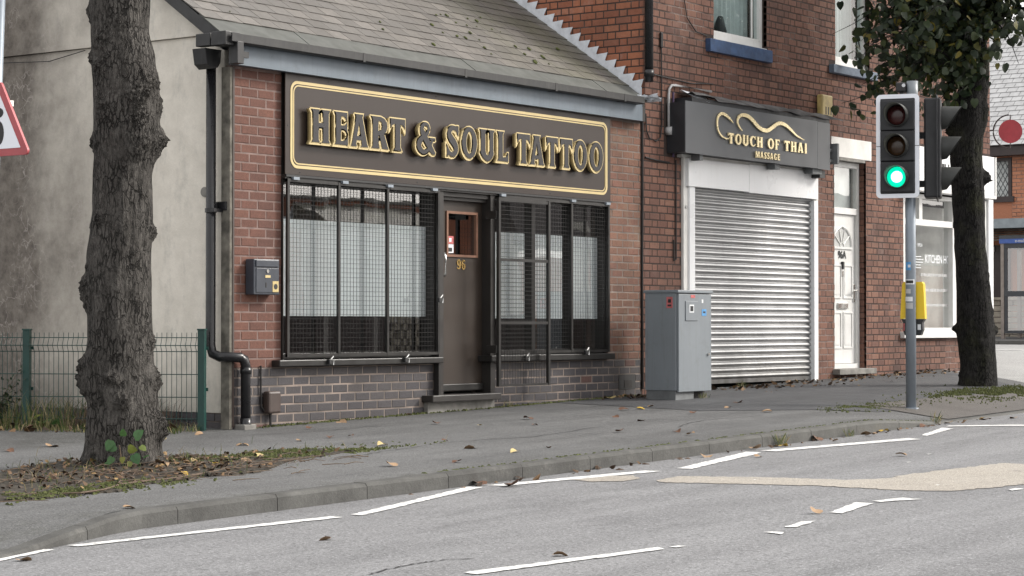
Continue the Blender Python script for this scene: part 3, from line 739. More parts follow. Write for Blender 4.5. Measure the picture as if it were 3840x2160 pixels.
# fascia and gutter
fas = bx('fascia_board', M['fascia'], shop, -.115, 6.645, -.125, -.065, 3.188, 3.395)
bx('soffit', M['brown_frame'], shop, .0, 6.80, -.064, .02, 3.196, 3.36)
gut = put('gutter', MB().prism([(-.235, 3.375), (-.215, 3.365), (-.13, 3.365), (-.13, 3.395), (-.205, 3.395), (-.222, 3.40), (-.222, 3.445), (-.236, 3.447)], 'x', -.25, 6.52).mesh('gutter'), M['gutter'], shop)
for k, xx in enumerate((1.55, 3.15, 4.75, 6.1)): bx('gutter_joint', M['gutter'], gut, xx, xx+.035, -.2385, -.13, 3.362, 3.449)
hop = MB().box(-.30, -.115, -.20, -.02, 3.34, 3.465, .006).box(-.19, -.105, -.242, -.13, 3.18, 3.38, .006).box(-.27, -.19, .02, .20, 3.35, 3.465, .006)
hp = [(-.31, 3.33), (-.10, 3.33), (-.115, 3.21), (-.15, 3.165), (-.225, 3.15), (-.285, 3.19)]
hop.prism([(x+.02, z) for x, z in hp], 'y', .06, .22)
put('gutter_hopper', hop.mesh('gutter_hopper', False), M['gutter'], gut)
put('tv_bracket', MB().box(-.075, -.035, -.165, -.13, 3.24, 3.275).box(-.045, .03, -.175, -.15, 3.25, 3.305).mesh('bracket'), M['gutter'], gut)
dp = MB().tube([(-.115, .155, 3.2), (-.115, .155, .66), (-.113, .13, .585), (-.10, .05, .555), (-.06, -.05, .553), (.03, -.075, .55), (.075, -.075, .535), (.100, -.075, .48), (.103, -.075, -.10)], .046, 12)
dpo = put('downpipe', dp.mesh('downpipe', True), M['blackpipe'], shop)
cl = MB().tube([(-.115, .155, 1.86), (-.115, .155, 1.90)], .056, 12).box(-.16, -.0, .07, .12, 1.865, 1.895).box(-.05, .0, .02, .16, 1.88, 1.96)
put('pipe_clip', cl.mesh('pipe_clip'), M['blackpipe'], dpo)
cl = MB().tube([(.103, -.075, .40), (.103, -.075, .46)], .053, 12).tube([(.103, -.075, .0), (.103, -.075, -.12)], .052, 12); put('pipe_collar', cl.mesh('pipe_collar', True), M['blackpipe'], dpo)
# pipe boot at the foot
bx('boot', M['stone'], dpo, .03, .19, -.13, .0, -.14, -.055, .01)
# header above windows behind the sign, fixing frame
bx('header', M['brown_frame'], shop, .657, 6.093, .0, .28, 2.215, 3.19)
head = bx('shopfront_head', M['brown_frame'], shop, .657, 6.093, -.045, .0, 2.205, 2.245)
bx('head_strip', M['gutter'], head, .657, 6.093, -.062, -.046, 2.222, 2.243)
# sills
bx('sill', M['black_frame'], shop, .53, 2.975, -.10, .22, .458, .518, .008)
bx('sill', M['black_frame'], shop, 3.79, 6.116, -.10, .22, .458, .524, .008)
# interior
room = MB().box(.3, 6.78, 3.2, 3.25, -.2, 3.1).box(.3, 6.78, .3, 3.2, -.25, -.2).box(.3, 6.78, .29, 3.2, 2.6, 2.65).box(6.70, 6.78, .3, 3.2, -.2, 2.6).box(.27, .30, .3, 3.2, -.2, 2.6)
put('shop_interior', room.mesh('shop_interior'), M['interior'], shop)
# reveals and window
def window(x0, x1, z0, z1, mull, films, fz0, fz1, one=False):
    w = put('window', MB().box(x0, x0+.035, .02, .14, z0, z1).box(x1-.012, x1, .02, .14, z0, z1).box(x0, x1, .02, .14, z1-.03, z1+.001).box(x0, x1, .04, .14, z0-.001, z0+.045).mesh('window'), M['black_frame'], shop)
    edges = [x0+.035] + [e for m_ in mull for e in (m_-.032, m_+.032)] + [x1-.012]
    for m_ in mull: bx('mullion', M['black_frame'], w, m_-.032, m_+.032, .108 if one else .045, .19 if one else .135, z0+.045, z1-.03)
    for a, b in ([(edges[0], edges[-1])] if one else zip(edges[::2], edges[1::2])):
        bx('pane', M['glass'], w, a, b, .098, .104, z0+.045, z1-.03)
    for a, b in films: bx('frosted_film', M['film'], w, a, b, .1050, .1065, fz0, fz1)
    return w
window(.665, 2.975, .53, 2.203, (1.412, 2.153), [(.70, 2.938)], .928, 1.84, True)
window(3.945, 6.085, .53, 2.203, (4.735, 5.45), [(3.99, 4.655), (4.80, 5.36), (5.535, 6.05)], .912, 1.83)
bx('reveal', M['black_frame'], shop, 6.086, 6.094, -.02, .16, .53, 2.2)
bx('reveal', M['black_frame'], shop, .656, .664, -.02, .16, .53, 2.2)
# furniture glimpsed low through the left window
bx('display_block', M['white_paint'], shop, .80, .93, .32, .42, .55, .98)
# door
df = put('door_frame', MB().box(2.985, 3.06, -.03, .17, .135, 2.203).box(3.86, 3.94, -.03, .17, .135, 2.203).box(3.06, 3.86, -.005, .17, 2.16, 2.203).box(3.06, 3.86, .03, .17, 2.125, 2.16).mesh('door_frame'), M['brown_frame'], shop)
dr = put('door', MB().box(3.062, 3.858, .085, .125, .16, 1.545).box(3.062, 3.243, .085, .125, 1.545, 2.018).box(3.772, 3.858, .085, .125, 1.545, 2.018).box(3.062, 3.858, .085, .125, 2.018, 2.124).mesh('door'), M['door_brown'], shop)
bead = MB()
for a in ((3.243, 3.270, 1.545, 2.018), (3.745, 3.772, 1.545, 2.018), (3.270, 3.745, 1.545, 1.570), (3.270, 3.745, 1.992, 2.018)):
    bead.box(a[0], a[1], .070, .10, a[2], a[3])
put('window_bead', bead.mesh('window_bead'), M['copper'], dr)
bx('pane', M['glass'], dr, 3.27, 3.745, .097, .103, 1.57, 1.992)
st = bx('sticker', M['red_sticker'], dr, 3.275, 3.385, .094, .096, 1.68, 1.76); bx('sticker', M['paper'], dr, 3.275, 3.385, .094, .096, 1.585, 1.675)
bx('sticker_print', M['ink'], st, 3.30, 3.36, .0925, .0935, 1.60, 1.64); bx('sticker_print', M['paper'], st, 3.31, 3.35, .0925, .0935, 1.70, 1.74)
put('handle', MB().tube([(3.155, .085, 1.565), (3.155, .03, 1.575), (3.155, .018, 1.55), (3.155, .018, 1.37), (3.155, .03, 1.345), (3.155, .085, 1.355)], .012, 8).mesh('handle', True), M['steel'], dr)
bx('weather_bar', M['black_frame'], dr, 3.065, 3.855, .055, .085, .165, .235, .008)
bx('door_step', M['brown_frame'], shop, 2.745, 3.90, -.145, .17, .066, .134, .008)
bx('grille_stop', M['black_frame'], shop, 2.925, 2.955, -.075, -.01, .13, .455)
# grilles over the windows
def mesh_panel(x0, x1, z0, z1, y, px=.048, pz_=.0445, r=.00145):
    m = MB(); n = int((x1-x0)/px)
    for k in range(n+1): m.box(x0+k*px-r, x0+k*px+r, y-r, y+r, z0, z1)
    n = int((z1-z0)/pz_)
    for k in range(n+1): m.box(x0, x1, y+r, y+3*r, z0+k*pz_-r, z0+k*pz_+r)
    return m
def grille(bars, z0, z1, y):
    gl = MB(); bw = .0145
    g_ = put('window_grille', gl.box(bars[0]-bw, bars[-1]+bw, y-.012, y+.012, z1-.028, z1).mesh('window_grille'), M['black_frame'], shop)
    bx('bottom_rail', M['black_frame'], g_, bars[0]-bw, bars[-1]+bw, y-.012, y+.012, z0, z0+.028)
    for b in bars: bx('bar', M['black_frame'], g_, b-bw, b+bw, y-.015, y+.0115, z0+.001, z1-.001)
    o = put('wire_mesh', mesh_panel(bars[0], bars[-1], z0, z1, y+.016).mesh('wire_mesh'), M['black_frame'], g_); o['kind'] = 'stuff'
    return g_
gl1 = grille([.675, 1.395, 2.125, 2.93], .545, 2.205, -.06)
gl2 = grille([3.965, 5.297, 6.03], .54, 2.205, -.06)
for g_, xs_ in ((gl1, (.758, 1.456, 2.132, 2.841)), (gl2, (4.0, 5.299, 5.985))):
    for xx in xs_: bx('clip', M['pole_grey'], g_, xx-.03, xx+.05, -.092, -.06, 2.195, 2.222)
# hinged security gate folded over the right window
gate = bx('security_gate', M['black_frame'], shop, 3.80, 4.70, -.185, -.16, 2.135, 2.17)
for a in (1.51, .85): bx('cross_bar', M['black_frame'], gate, 3.80, 4.70, -.185, -.16, a, a+.03)
for a in (3.79, 4.685): bx('gate_post', M['black_frame'], gate, a, a+.035, -.19, -.155, .20, 2.175)
o = put('wire_mesh', mesh_panel(3.825, 4.685, .22, 2.13, -.165).mesh('wire_mesh'), M['black_frame'], gate); o['kind'] = 'stuff'
bx('bottom_rail', M['black_frame'], gate, 3.825, 4.685, -.184, -.161, .20, .222)
for zz in (.55, 1.95): bx('hinge', M['black_frame'], gate, 3.765, 3.81, -.17, -.03, zz, zz+.08)
for xx, zz, pr in ((1.224, .50, gl1), (2.359, .505, gl1), (4.388, .495, gl2), (5.521, .545, gl2), (2.90, 1.10, gl1)):
    lk = bx('padlock', M['gutter'], pr, xx-.04, xx+.005, -.135, -.10, zz-.03, zz+.02, .006)
    put('shackle', MB().tube([(xx-.005, -.12, zz+.015), (xx+.03, -.12, zz+.045), (xx+.045, -.12, zz+.02), (xx+.03, -.12, zz-.035)], .008, 6).mesh('shackle'), M['steel'], lk)

# ---------------------------------------------------------------- lettering
def arc(cx, cy, rx, ry, a0, a1, n):
    return [(cx+rx*math.cos(R(a0+(a1-a0)*i/n)), cy+ry*math.sin(R(a0+(a1-a0)*i/n))) for i in range(n+1)]
def smooth(pts, n=6):
    """Catmull-Rom through the points (tuples of any length)"""
    o = []; P_ = [pts[0]] + list(pts) + [pts[-1]]
    for i in range(1, len(P_)-2):
        a, b, c, d = P_[i-1:i+3]
        for k in range(n):
            t = k/n
            o.append(tuple(.5*(2*q + (r_-p)*t + (2*p-5*q+4*r_-s_)*t*t + (3*q-p-3*r_+s_)*t**3) for p, q, r_, s_ in zip(a, b, c, d)))
    return o + [pts[-1]]
def stroke(pts, asp, n=6):
    """(x, y, width) centreline -> outline; asp is the letter's width over height"""
    P_ = smooth(pts, n); L, Q = [], []
    for i, (x, y, w) in enumerate(P_):
        a, b = P_[max(0, i-1)], P_[min(len(P_)-1, i+1)]
        dx, dy = (b[0]-a[0])*asp, b[1]-a[1]; l = math.hypot(dx, dy) or 1
        nx, ny = -dy/l, dx/l
        L.append((x+nx*w/2/asp, y+ny*w/2)); Q.append((x-nx*w/2/asp, y-ny*w/2))
    return L + Q[::-1]
def O_(): return [[arc(.5,.5,.5,.52,0,350,35), arc(.5,.5,.205,.36,0,350,35)]]
GL = {
 'H': [[[(0,1),(.46,1),(.385,.90),(.385,.60),(.615,.60),(.615,.90),(.54,1),(1,1),(.925,.90),(.925,.1),(1,0),(.54,0),(.615,.1),(.615,.46),(.385,.46),(.385,.1),(.46,0),(0,0),(.08,.1),(.08,.90)]]],
 'E': [[[(0,1),(.95,1),(.97,.66),(.88,.78),(.72,.86),(.47,.87),(.47,.60),(.74,.60),(.93,.70),(.95,.34),(.84,.44),(.70,.48),(.47,.48),(.47,.13),(.70,.13),(.88,.20),(1,.32),(1,0),(0,0),(.10,.1),(.10,.9)]]],
 'A': [[[(.26,1),(.70,1),(.66,.90),(.93,.1),(1,0),(.57,0),(.62,.08),(.60,.20),(.33,.20),(.31,.08),(.36,0),(0,0),(.07,.1),(.30,.90)], [(.36,.33),(.57,.33),(.465,.72)]]],
 'R': [[[(0,1),(.56,1),(.76,.95),(.90,.84),(.93,.70),(.88,.57),(.74,.47),(.94,.09),(1,0),(.62,0),(.60,.07),(.46,.42),(.41,.42),(.41,.1),(.48,0),(0,0),(.08,.1),(.08,.9)], [(.41,.86),(.50,.86),(.60,.81),(.63,.71),(.59,.61),(.51,.56),(.41,.56)]]],
 'T': [[[(0,1),(1,1),(1,.66),(.93,.75),(.84,.80),(.68,.82),(.68,.1),(.77,0),(.25,0),(.33,.1),(.33,.82),(.17,.80),(.08,.75),(0,.66)]]],
 'U': [[[(0,1),(.46,1),(.385,.90),(.385,.30),(.42,.20),(.52,.15),(.62,.19),(.67,.30),(.67,.90),(.60,1),(1,1),(.93,.90),(.93,.30),(.96,.22),(.83,.06),(.66,-.02),(.52,-.05),(.38,-.02),(.2,.06),(.04,.22),(.07,.30),(.07,.90)]]],
 'L': [[[(0,1),(.60,1),(.50,.90),(.50,.14),(.70,.14),(.88,.20),(.93,.30),(1,.30),(1,0),(0,0),(.10,.1),(.10,.9)]]],
 'O': O_(),
 'S': [[stroke([(.88,.70,.03),(.90,.82,.16),(.74,.91,.15),(.48,.92,.17),(.28,.84,.20),(.24,.70,.24),(.40,.56,.27),(.64,.43,.27),(.78,.28,.24),(.72,.13,.20),(.50,.06,.16),(.28,.09,.15),(.12,.20,.14),(.08,.34,.03)], .68)], [[(.84,1),(.98,1),(.98,.64),(.84,.76)]], [[(.02,0),(.16,0),(.16,.26),(.02,.40)]]],
 '&': [[stroke([(1.02,.03,.06),(.86,.10,.20),(.60,.38,.25),(.38,.66,.22),(.33,.80,.17),(.44,.93,.13),(.60,.93,.12),(.68,.82,.12),(.64,.70,.12)], .98)],
       [stroke([(.66,.74,.12),(.56,.62,.12),(.36,.50,.16),(.20,.34,.22),(.20,.18,.22),(.36,.06,.17),(.54,.07,.13),(.70,.18,.11),(.82,.36,.11),(.86,.46,.12)], .98)], [[(.70,.44),(1.02,.44),(1.0,.52),(.72,.52)]]],
 'C': [[stroke([(.93,.66,.04),(.90,.80,.14),(.70,.92,.13),(.44,.90,.20),(.24,.70,.27),(.22,.40,.28),(.36,.14,.21),(.62,.06,.13),(.86,.16,.09),(.96,.30,.04)], .8)], [[(.86,1),(.96,1),(.96,.66),(.86,.72)]]],
 'F': [[[(0,1),(1,1),(1,.68),(.86,.84),(.48,.88),(.48,.58),(.80,.62),(.80,.38),(.70,.46),(.48,.48),(.48,.1),(.58,0),(0,0),(.10,.1),(.10,.9)]]],
 'I': [[[(0,1),(1,1),(.84,.92),(.84,.08),(1,0),(0,0),(.16,.08),(.16,.92)]]],
 'M': [[[(0,1),(.30,1),(.52,.42),(.72,1),(1,1),(.94,.92),(.94,.08),(1,0),(.68,0),(.73,.08),(.73,.66),(.50,.0),(.42,.0),(.19,.64),(.19,.08),(.26,0),(0,0),(.08,.08),(.08,.92)]]],
 'G': [[stroke([(.93,.66,.04),(.88,.82,.13),(.68,.92,.13),(.42,.90,.20),(.24,.70,.26),(.22,.40,.27),(.36,.14,.20),(.60,.06,.13),(.82,.12,.13),(.86,.30,.15),(.86,.46,.15)], .8)], [[(.56,.48),(1,.48),(1,.38),(.62,.38)]]],
 '9': [[stroke([(.72,.52,.08),(.50,.44,.13),(.24,.54,.22),(.18,.74,.24),(.36,.93,.14),(.60,.94,.14),(.82,.76,.24),(.84,.50,.25),(.74,.22,.22),(.52,.07,.14),(.24,.10,.12),(.16,.22,.14)], .66)]],
 '6': [[stroke([(.28,.48,.08),(.50,.56,.13),(.76,.46,.22),(.82,.26,.24),(.64,.07,.14),(.40,.06,.14),(.18,.24,.24),(.16,.50,.25),(.26,.78,.22),(.48,.93,.14),(.76,.90,.12),(.84,.78,.14)], .66)]],
}
def glyph(ch, x0, x1, z0, z1):
    return [[[(x0+(x1-x0)*px, z0+(z1-z0)*py) for px, py in lp] for lp in grp] for grp in GL[ch]]
def join(meshes, name):
    m = MB()
    for me in meshes: m.add([v.co.copy() for v in me.vertices], [tuple(p.vertices) for p in me.polygons])
    return m.mesh(name)
def plates(groups, offset, depth, y, dx=0, dz=0, name='plate'):
    ms = []
    for i, grp in enumerate(groups):
        me = curve_mesh(name, grp, offset, depth); me.transform(Matrix.Translation((dx, y - i*.0008, dz))); ms.append(me)
    return join(ms, name)
sign = thing('shop_sign', 'dark brown tattoo shop sign with gold double border and raised gold edged letters', 'sign', (3.36, -.05, 2.2))
bx('sign_board', M['sign_brown'], sign, .645, 6.08, -.058, -.046, 2.246, 3.187)
for k, (ins, wd) in enumerate(((0, .028), (.037, .013))):
    x0, x1, z0, z1 = .712+ins, 6.013-ins, 2.305+ins, 3.122-ins; rr = .095 - ins*.55
    def rrect(i_, r_):
        r_ = max(.012, r_)
        return arc(x1-i_-r_, z1-i_-r_, r_, r_, 0, 90, 8) + arc(x0+i_+r_, z1-i_-r_, r_, r_, 90, 180, 8) + arc(x0+i_+r_, z0+i_+r_, r_, r_, 180, 270, 8) + arc(x1-i_-r_, z0+i_+r_, r_, r_, 270, 360, 8)
    me = curve_mesh('gold_border', [rrect(0, rr), rrect(wd, rr-wd)], 0, .003); me.transform(Matrix.Translation((0, -.0605, 0)))
    put('gold_border', me, M['gold'], sign)
for xx, zz in ((1.25, 3.155), (2.9, 3.155), (4.6, 3.155), (5.9, 3.155), (.85, 2.27), (2.6, 2.27), (4.9, 2.27), (.68, 2.7), (6.05, 2.7)):
    put('screw', MB().disc((xx, -.058, zz), (0, -1, 0), .008, 8, th=.003).mesh('screw'), M['ink'], sign)
LET = [('H', 0.903, 1.204), ('E', 1.232, 1.462), ('A', 1.466, 1.765), ('R', 1.772, 2.071), ('T', 2.062, 2.325), ('&', 2.452, 2.801), ('S', 2.953, 3.192), ('O', 3.210, 3.501), ('U', 3.513, 3.802), ('L', 3.815, 4.046), ('T', 4.171, 4.436), ('A', 4.400, 4.70), ('T', 4.708, 4.955), ('T', 4.968, 5.23), ('O', 5.230, 5.515), ('O', 5.536, 5.833)]
for i, (ch, a, b) in enumerate(LET):
    pad = .012
    gr = glyph(ch, a+.026, b-.010, 2.558, 2.872)
    gt = M['gold']
    lt_ = put('letter', plates(gr, .0115, .022, -.116, -.013, -.012, 'letter'), M['gold'], sign)      # gold body, shifted down and left
    put('letter_edge', plates(gr, .0115, .010, -.122, 0, 0, 'letter_edge'), M['gold'], lt_)
    put('letter_face', plates(gr, -.002, .004, -.1305, 0, 0, 'letter_face'), M['letter_face'], lt_)
    put('letter_return', plates(gr, .006, .026, -.092, -.013, -.012, 'letter_return'), M['gold_edge'], lt_)
# door number
for ch, a, b in (('9', 3.425, 3.488), ('6', 3.505, 3.568)):
    put('numeral', plates(glyph(ch, a, b, 1.418, 1.520), 0, .006, .081, name='numeral'), M['brass'], dr)
# things fixed to the wall
pb = thing('post_box', 'dark blue grey metal post box on the red brick pier', 'post box', (.33, -.01, 1.12))
b_ = put('case', MB().box(.165, .505, -.115, -.008, 1.12, 1.445, .008).mesh('case'), M['postbox'], pb)
bx('flap', M['postbox'], pb, .185, .485, -.128, -.114, 1.375, 1.435, .004)
bx('door', M['postbox'], pb, .19, .49, -.122, -.114, 1.14, 1.362, .003)
put('lock', MB().disc((.335, -.122, 1.335), (0, -1, 0), .016, 12, th=.008).mesh('lock'), M['steel'], pb)
bx('name_plate', M['gold'], pb, .305, .375, -.126, -.121, 1.275, 1.298)
nl = bx('sticker', M['pale_leaf'], pb, .405, .485, -.1245, -.1215, 1.145, 1.245)
put('sticker_print', MB().disc((.445, -.1247, 1.195), (0, -1, 0), .026, 12, th=.001).mesh('sticker_print'), M['ink'], nl)
put('keyhole', MB().box(.31, .325, -.1245, -.1215, 1.185, 1.23).mesh('keyhole'), M['ink'], pb)
mb_ = thing('cable_box', 'small brown plastic cable box low on the blue brick plinth', 'cable box', (.48, -.01, .03))
bx('case', M['meter'], mb_, .395, .565, -.09, -.006, .03, .235, .02)
put('conduit', MB().tube([(.37, -.012, .47), (.365, -.016, .30), (.37, -.016, .10), (.40, -.03, .05)], .009, 6).mesh('conduit'), M['cable'], mb_)
put('conduit', MB().tube([(.48, -.03, .04), (.48, -.03, -.11)], .012, 6).mesh('conduit'), M['cable'], mb_)

# ---------------------------------------------------------------- red brick terrace with the massage parlour
ter = thing('brick_building', 'two storey red brick building with roller shutter shopfront and white door', 'building', (6.84, 0, 0))
XW = 6.84
SH = (7.69, 11.05, -.3, 2.86); DO = (11.56, 12.48, .18, 3.09); W1 = (8.446, 9.75, 4.33, 5.9); W2 = (11.60, 12.60, 4.33, 5.8); KI = (13.63, 16.42, .66, 3.40)
wall = put('front_wall', MB().box(6.8965, SH[0], .0035, .3, -.4, 6.6).box(SH[0], SH[1], .0035, .3, SH[3], W1[2]).box(SH[0], W1[0], .0035, .3, W1[2], W1[3]).box(W1[1], SH[1], .0035, .3, W1[2], W1[3]).box(SH[0], SH[1], .0035, .3, W1[3], 6.6)
  .box(SH[1], DO[0], .0035, .3, -.4, 6.6).box(DO[0], DO[1], .0035, .3, DO[3], W2[2]).box(DO[0], DO[1], .0035, .3, -.4, DO[2]).box(DO[0], DO[1], .0035, .3, W2[3], 6.6).box(DO[0], W2[0], .0035, .3, W2[2], W2[3])
  .box(DO[1], KI[0], .0035, .3, -.4, W2[2]).box(W2[1], KI[0], .0035, .3, W2[2], W2[3]).box(DO[1], KI[0], .0035, .3, W2[3], 6.6).box(KI[0], 16.6, .0035, .3, -.4, KI[2]).box(KI[0], 16.6, .0035, .3, KI[3], 6.6).mesh('front_wall'), M['mortar_m'], ter)
side = bx('gable_wall', M['mortar_m'], ter, 6.8965, 7.1, .302, 7.0, 2.5, 6.6)
bx('gable_wall', M['mortar_m'], ter, 16.3, 16.593, .302, 7.0, -.3, 6.6)
HO = [SH, (7.3, 11.2, 2.80, 3.55), DO, (11.45, 12.62, 3.09, 3.355), W1, W2, (8.25, 9.78, 4.165, 4.33), (11.41, 12.71, 4.2, 4.33)]
fb = layout(6.83, 13.63, ZB-8*CO, ZB+34*CO, HO, bond='flemish', zlow=base_z) + layout(6.895, 13.63, ZB+34*CO, 5.75, HO, bond='flemish', phase=.065)
bx('wall_joint', M['mortar_m'], ter, 6.797, 6.896, .0035, .3, -.3, 3.20)
fb += layout(13.63, 16.6, ZB-8*CO, .65, [], bond='flemish', zlow=base_z)
fb += layout(13.63, 16.6, 3.44, 5.75, [], bond='flemish')
lay(wall, fb, [M['brick_m']], 150, front, near(lambda x, z: (x, 0, z)))
gside = lambda u, z, d: Matrix.Translation((6.893+d, -u, z)) @ Matrix.Rotation(R(-90), 4, 'Z')
gb = layout(-2.9, -.02, ZB+35*CO, 5.75, [], bond='flemish', zlow=lambda u: roofz(-u)-.06)
lay(side, gb, [M['brick_g']], 150, gside, near(lambda u, z: (6.9, -u, z)))
rw = MB()   # return wall seen from the side street
for r_ in range(72):
    for k in range(30):
        y0 = .02 + k*BL - (BL/2 if r_ % 2 else 0); rw.box(16.592, 16.602, max(.02, y0), y0+BL-.012, .05+r_*CO, .05+r_*CO+CO-.012)
o = put('brickwork', rw.mesh('brickwork'), M['brick_m'], side); o['kind'] = 'stuff'
put('main_roof', MB().prism([(-.25, 6.55), (3.5, 9.2), (7.2, 6.55)], 'x', 6.75, 16.75).mesh('main_roof'), M['slate'], ter)
rooms = MB().box(7.0, 16.3, 2.9, 2.95, -.2, 6.5).box(7.0, 16.3, .31, 2.9, 3.42, 3.46).box(7.0, 16.3, .31, 2.9, 6.0, 6.05).box(13.0, 13.05, .31, 2.9, -.2, 6.0).box(7.0, 16.3, .31, 2.9, -.06, -.02)
put('dim_interior', rooms.mesh('dim_interior'), M['interior'], ter)
# downpipe on the corner, cables
put('downpipe', MB().tube([(6.862, -.075, 6.5), (6.862, -.075, 3.66)], .050, 12).tube([(6.862, -.075, 3.80), (6.862, -.075, 3.72)], .060, 12).mesh('downpipe', True), M['blackpipe'], ter)
put('cable', MB().tube([(6.815, -.015, 3.40), (6.815, -.015, 2.4), (6.812, -.012, 1.4), (6.82, -.012, .1)], .014, 6).mesh('cable'), M['cable'], ter)
cb = MB().tube([(6.89, -.012, 3.30), (6.90, -.015, 3.10), (6.96, -.015, 3.02), (7.10, -.015, 2.99), (7.20, -.015, 3.04), (7.235, -.015, 3.2), (7.225, -.015, 4.15)], .009, 6)
cb.tube([(6.93, -.012, 3.78), (7.3, -.015, 3.76), (7.9, -.012, 3.74), (8.4, -.012, 3.78)], .007, 6)
cb.tube([(7.72, -.012, 5.8), (7.73, -.015, 4.75), (7.80, -.015, 4.52), (8.0, -.015, 4.38), (8.26, -.012, 4.35)], .007, 6)
cb.tube([(6.88, -.012, 2.79), (7.1, -.015, 2.77), (7.4, -.012, 2.76)], .010, 6)
cb.tube([(7.545, -.015, 2.80), (7.545, -.015, 1.62), (7.50, -.015, 1.60), (7.495, -.015, 1.85)], .010, 6)
put('cable', cb.mesh('cable'), M['cable'], ter)
bx('cable_hook', M['cable'], ter, 7.20, 7.25, -.03, -.002, 4.10, 4.28, .008)
cd = MB().tube([(7.36, -.03, 3.15), (7.36, -.03, 3.55), (7.375, -.03, 3.63), (7.43, -.03, 3.675), (7.52, -.03, 3.685), (8.33, -.03, 3.68)], .016, 8)
cd.tube([(7.36, -.005, 3.13), (7.36, -.075, 3.13)], .05, 14); put('conduit', cd.mesh('conduit', True), M['conduit'], ter)
# upper windows
def upper(o_, sx0, sx1, sz0, sz1, mat, nm='window'):
    x0, x1, z0, z1 = o_
    w = put(nm, MB().box(x0, x0+.065, .07, .16, z0, z1).box(x1-.065, x1, .07, .16, z0, z1).box(x0+.065, x1-.065, .07, .16, z0, z0+.10).box(x0+.065, x1-.065, .07, .16, z1-.08, z1).mesh(nm), M['white_upvc'], ter)
    bx('frame', M['white_upvc'], w, x0+.066, x1-.066, .085, .15, z0+.101, z0+.135)
    bx('pane', M['glass_up'], w, x0+.066, x1-.066, .11, .118, z0+.136, z1-.081)
    cu = MB(); n = 60
    for k in range(n):
        a, b = x0+.08+(x1-x0-.03)*k/n, x0+.08+(x1-x0-.03)*(k+1)/n
        ya, yb = .30+.025*math.sin(k*1.3), .30+.025*math.sin((k+1)*1.3); cu.quad((a, ya, z0+.1), (b, yb, z0+.1), (b, yb, z1), (a, ya, z1))
    put('net_curtain', cu.mesh('net_curtain', True), M['net'], w)
    bx('sill', mat, w, sx0, sx1, -.07, .10, sz0, sz1, .006)
    bx('bedding_strip', M['white_upvc'], w, x0+.02, x1-.02, -.01, .07, sz1-.002, sz1+.022)
    return w
w1 = upper(W1, 8.255, 9.778, 4.165, 4.322, M['blue_sill']); w2 = upper(W2, 11.425, 12.71, 4.205, 4.316, M['blue_sill2'])
bx('mullion', M['white_upvc'], w1, 9.52, 9.545, .09, .105, W1[2]+.14, W1[3]-.08)
ob = MB().tube([(8.93, .20, 4.43), (8.93, .20, 4.50), (8.92, .20, 4.60), (8.94, .20, 4.68)], [.075, .085, .06, .035], 10); put('ornament', ob.mesh('ornament', True), M['ink'], w1)
# shopfront: white posts, panel, shutter
sf = put('shutter_guide', MB().box(7.79, 7.915, -.055, .05, base_z(7.8), 2.52, .004).box(10.895, 11.0, -.055, .05, base_z(11), 2.47, .004).mesh('shutter_guide'), M['white_panel'], ter)
bx('side_post', M['white_paint'], ter, 7.692, 7.788, -.03, .25, base_z(7.7), 2.84); bx('side_post', M['white_paint'], ter, 11.002, 11.047, -.03, .25, base_z(11), 2.84)
for zz in (2.25, 1.0): put('bolt', MB().disc((7.74, -.03, zz), (0, -1, 0), .02, 10, th=.012).mesh('bolt'), M['conduit'], sf)
bx('panel', M['white_panel'], ter, 7.735, 9.168, -.075, .02, 2.498, 2.835, .003); bx('panel', M['white_panel'], ter, 9.172, 10.97, -.075, .02, 2.488, 2.845, .003)
bx('panel_capping', M['white_paint'], ter, 7.60, 11.0, -.06, .1, 2.838, 2.872)
shu = thing('roller_shutter', 'closed galvanised roller shutter below the grey massage sign', 'roller shutter', (9.4, 0, .1))
shm = MB(); PITCH = .0757; prof = []
for k in range(11):
    q_ = k/10
    prof.append((.004 - .022*math.sin(math.pi*.62*min(1, q_/.55))**.9, .004 + .058*q_) if q_ <= .55 else (-.0158 + .020*((q_-.55)/.45)**1.6, .004 + .058*q_))
prof += [(.010, .0625), (.012, .066), (.012, PITCH+.002)]
nx = 12; vs, fs = [], []
for i in range(nx+1):
    for (yy, zz) in [(.006, 0.0)] + prof: vs.append((7.917 + 2.976*i/nx, yy + .012, zz))
npf = len(prof)+1
for i in range(nx):
    for j in range(npf-1): fs.append((i*npf+j, (i+1)*npf+j, (i+1)*npf+j+1, i*npf+j+1))
slm = MB().add(vs, fs).mesh('slat', True); slm.materials.append(M['galv'])
z = .175; ns = 0
while z < 2.485:
    o = bpy.data.objects.new('slat', slm); COL.objects.link(o); o.parent = shu; o.location = Vector((0, random.uniform(-.0015, .0015), z)) - Vector(shu.location); z += PITCH; ns += 1
bx('bottom_rail', M['galv'], shu, 7.917, 10.893, .0, .03, .125, .175)
bx('threshold', M['cabinet_dk'], shu, 7.70, 11.04, -.02, .25, -.2, .075)
